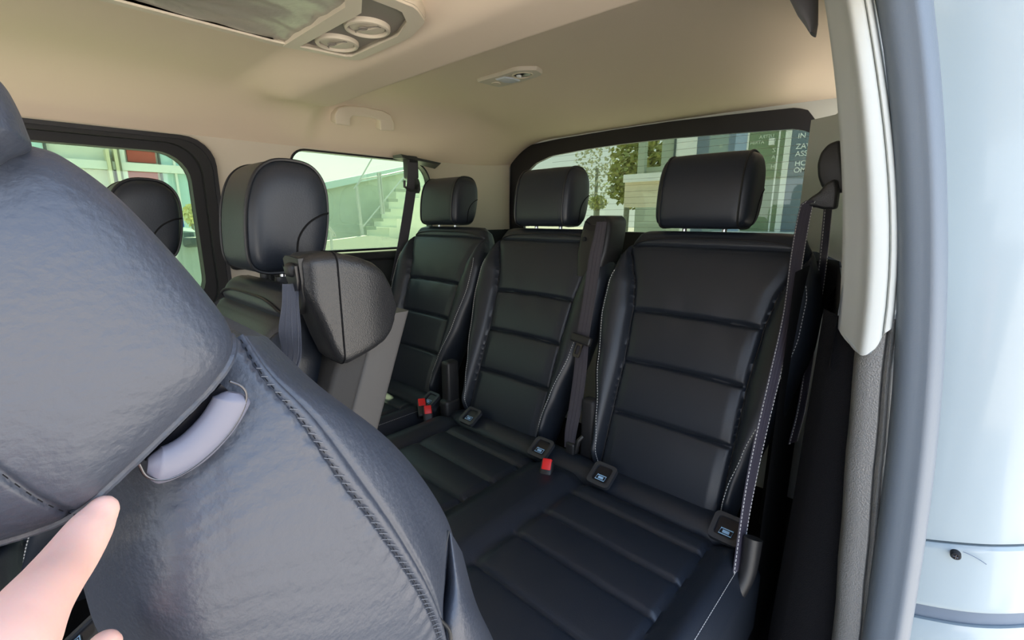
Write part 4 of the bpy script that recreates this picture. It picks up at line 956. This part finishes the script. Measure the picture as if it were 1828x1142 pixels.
bw = empty('boundary_wall', (-6, 15, GZ), 'low cream wall of pale blocks behind the tailgate window', 'wall')
part('blockwork', mat('cream_blocks', (.66, .60, .44), .8, .3, vary=.1), [((1116, 318), (1226, 368))], bw, 13, .3, 'y'); part('coping', WPO, [((1113, 312), (1228, 319))], bw, 12.95, .4, 'y')
def tree(name, px, py, y, rx, rz, m, label, n=1500, seed=1, leaf=.12):
    c = U(px, py, y=y); t_ = empty(name, (c.x, c.y, GZ), label, 'tree', 'trees behind the tailgate')
    blob(c, (rx, rx, rz), n, m, 'foliage', t_, seed, leaf); mb = MB(); mb.tube([(c.x, c.y, GZ), (c.x+.05, c.y, c.z)], .12, 8); mb.build('trunk', CSH, t_)
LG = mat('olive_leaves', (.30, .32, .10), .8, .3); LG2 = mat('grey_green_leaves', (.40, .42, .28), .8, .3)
tree('broadleaf_tree', 1160, 285, 19, 1.6, 2.2, LG, 'yellow green leafy tree behind the low cream wall', 2200, 2, .14)
tree('broadleaf_tree', 1120, 325, 18, .9, 1.0, LG, 'smaller olive tree left of the low cream wall', 700, 4, .12)
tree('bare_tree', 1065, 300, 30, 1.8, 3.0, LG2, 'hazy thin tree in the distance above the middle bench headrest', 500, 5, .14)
tree('garden_shrub', 1066, 362, 22, .55, .4, LG, 'small round shrub by the roadside, left of the cream wall', 400, 6, .09)
wc = empty('parked_car', (U(1165, 395, y=7.5).x, 7.5, GZ), 'white parked car behind the tailgate, left of the nearest headrest', 'car')
WP2 = mat('white_car_paint', (.72, .72, .68), .3, .5, coat=.4)
cx_ = U(1135, 400, y=7.2).x; prf = [(0, .0), (0, .55), (.12, .72), (.45, .85), (.62, 1.02), (.85, 1.30), (1.2, 1.42), (2.2, 1.42), (2.6, 1.0), (2.9, .9), (2.95, .2)]
zb = GZ+.12; mb = MB(); rg = []
for y, s in ((7.2, .93), (7.28, 1), (8.6, 1), (8.7, .93)): rg.append([Vector((cx_+a, y+(.12 if b > .9 and y < 8 else 0), zb+b*s*.84)) for a, b in prf])
mb.loft(rg, True, False, True); mb.build('body', WP2, wc)
mb = MB(); prism(mb, [(.74, .98), (.95, 1.26), (1.25, 1.34), (1.5, 1.34), (1.5, .98)], lambda a, b, d: Vector((cx_+a, 7.31+d, zb+b*.84)), -.02, .02); mb.build('side_window', mat('dark_car_glass', (.10, .14, .14), .15, .7), wc, False)
for a in (.65, 2.3): mb = MB(); mb.tube([(cx_+a, 7.18, GZ+.30), (cx_+a, 7.45, GZ+.30)], .30, 24); mb.build('wheel', DRK, wc)
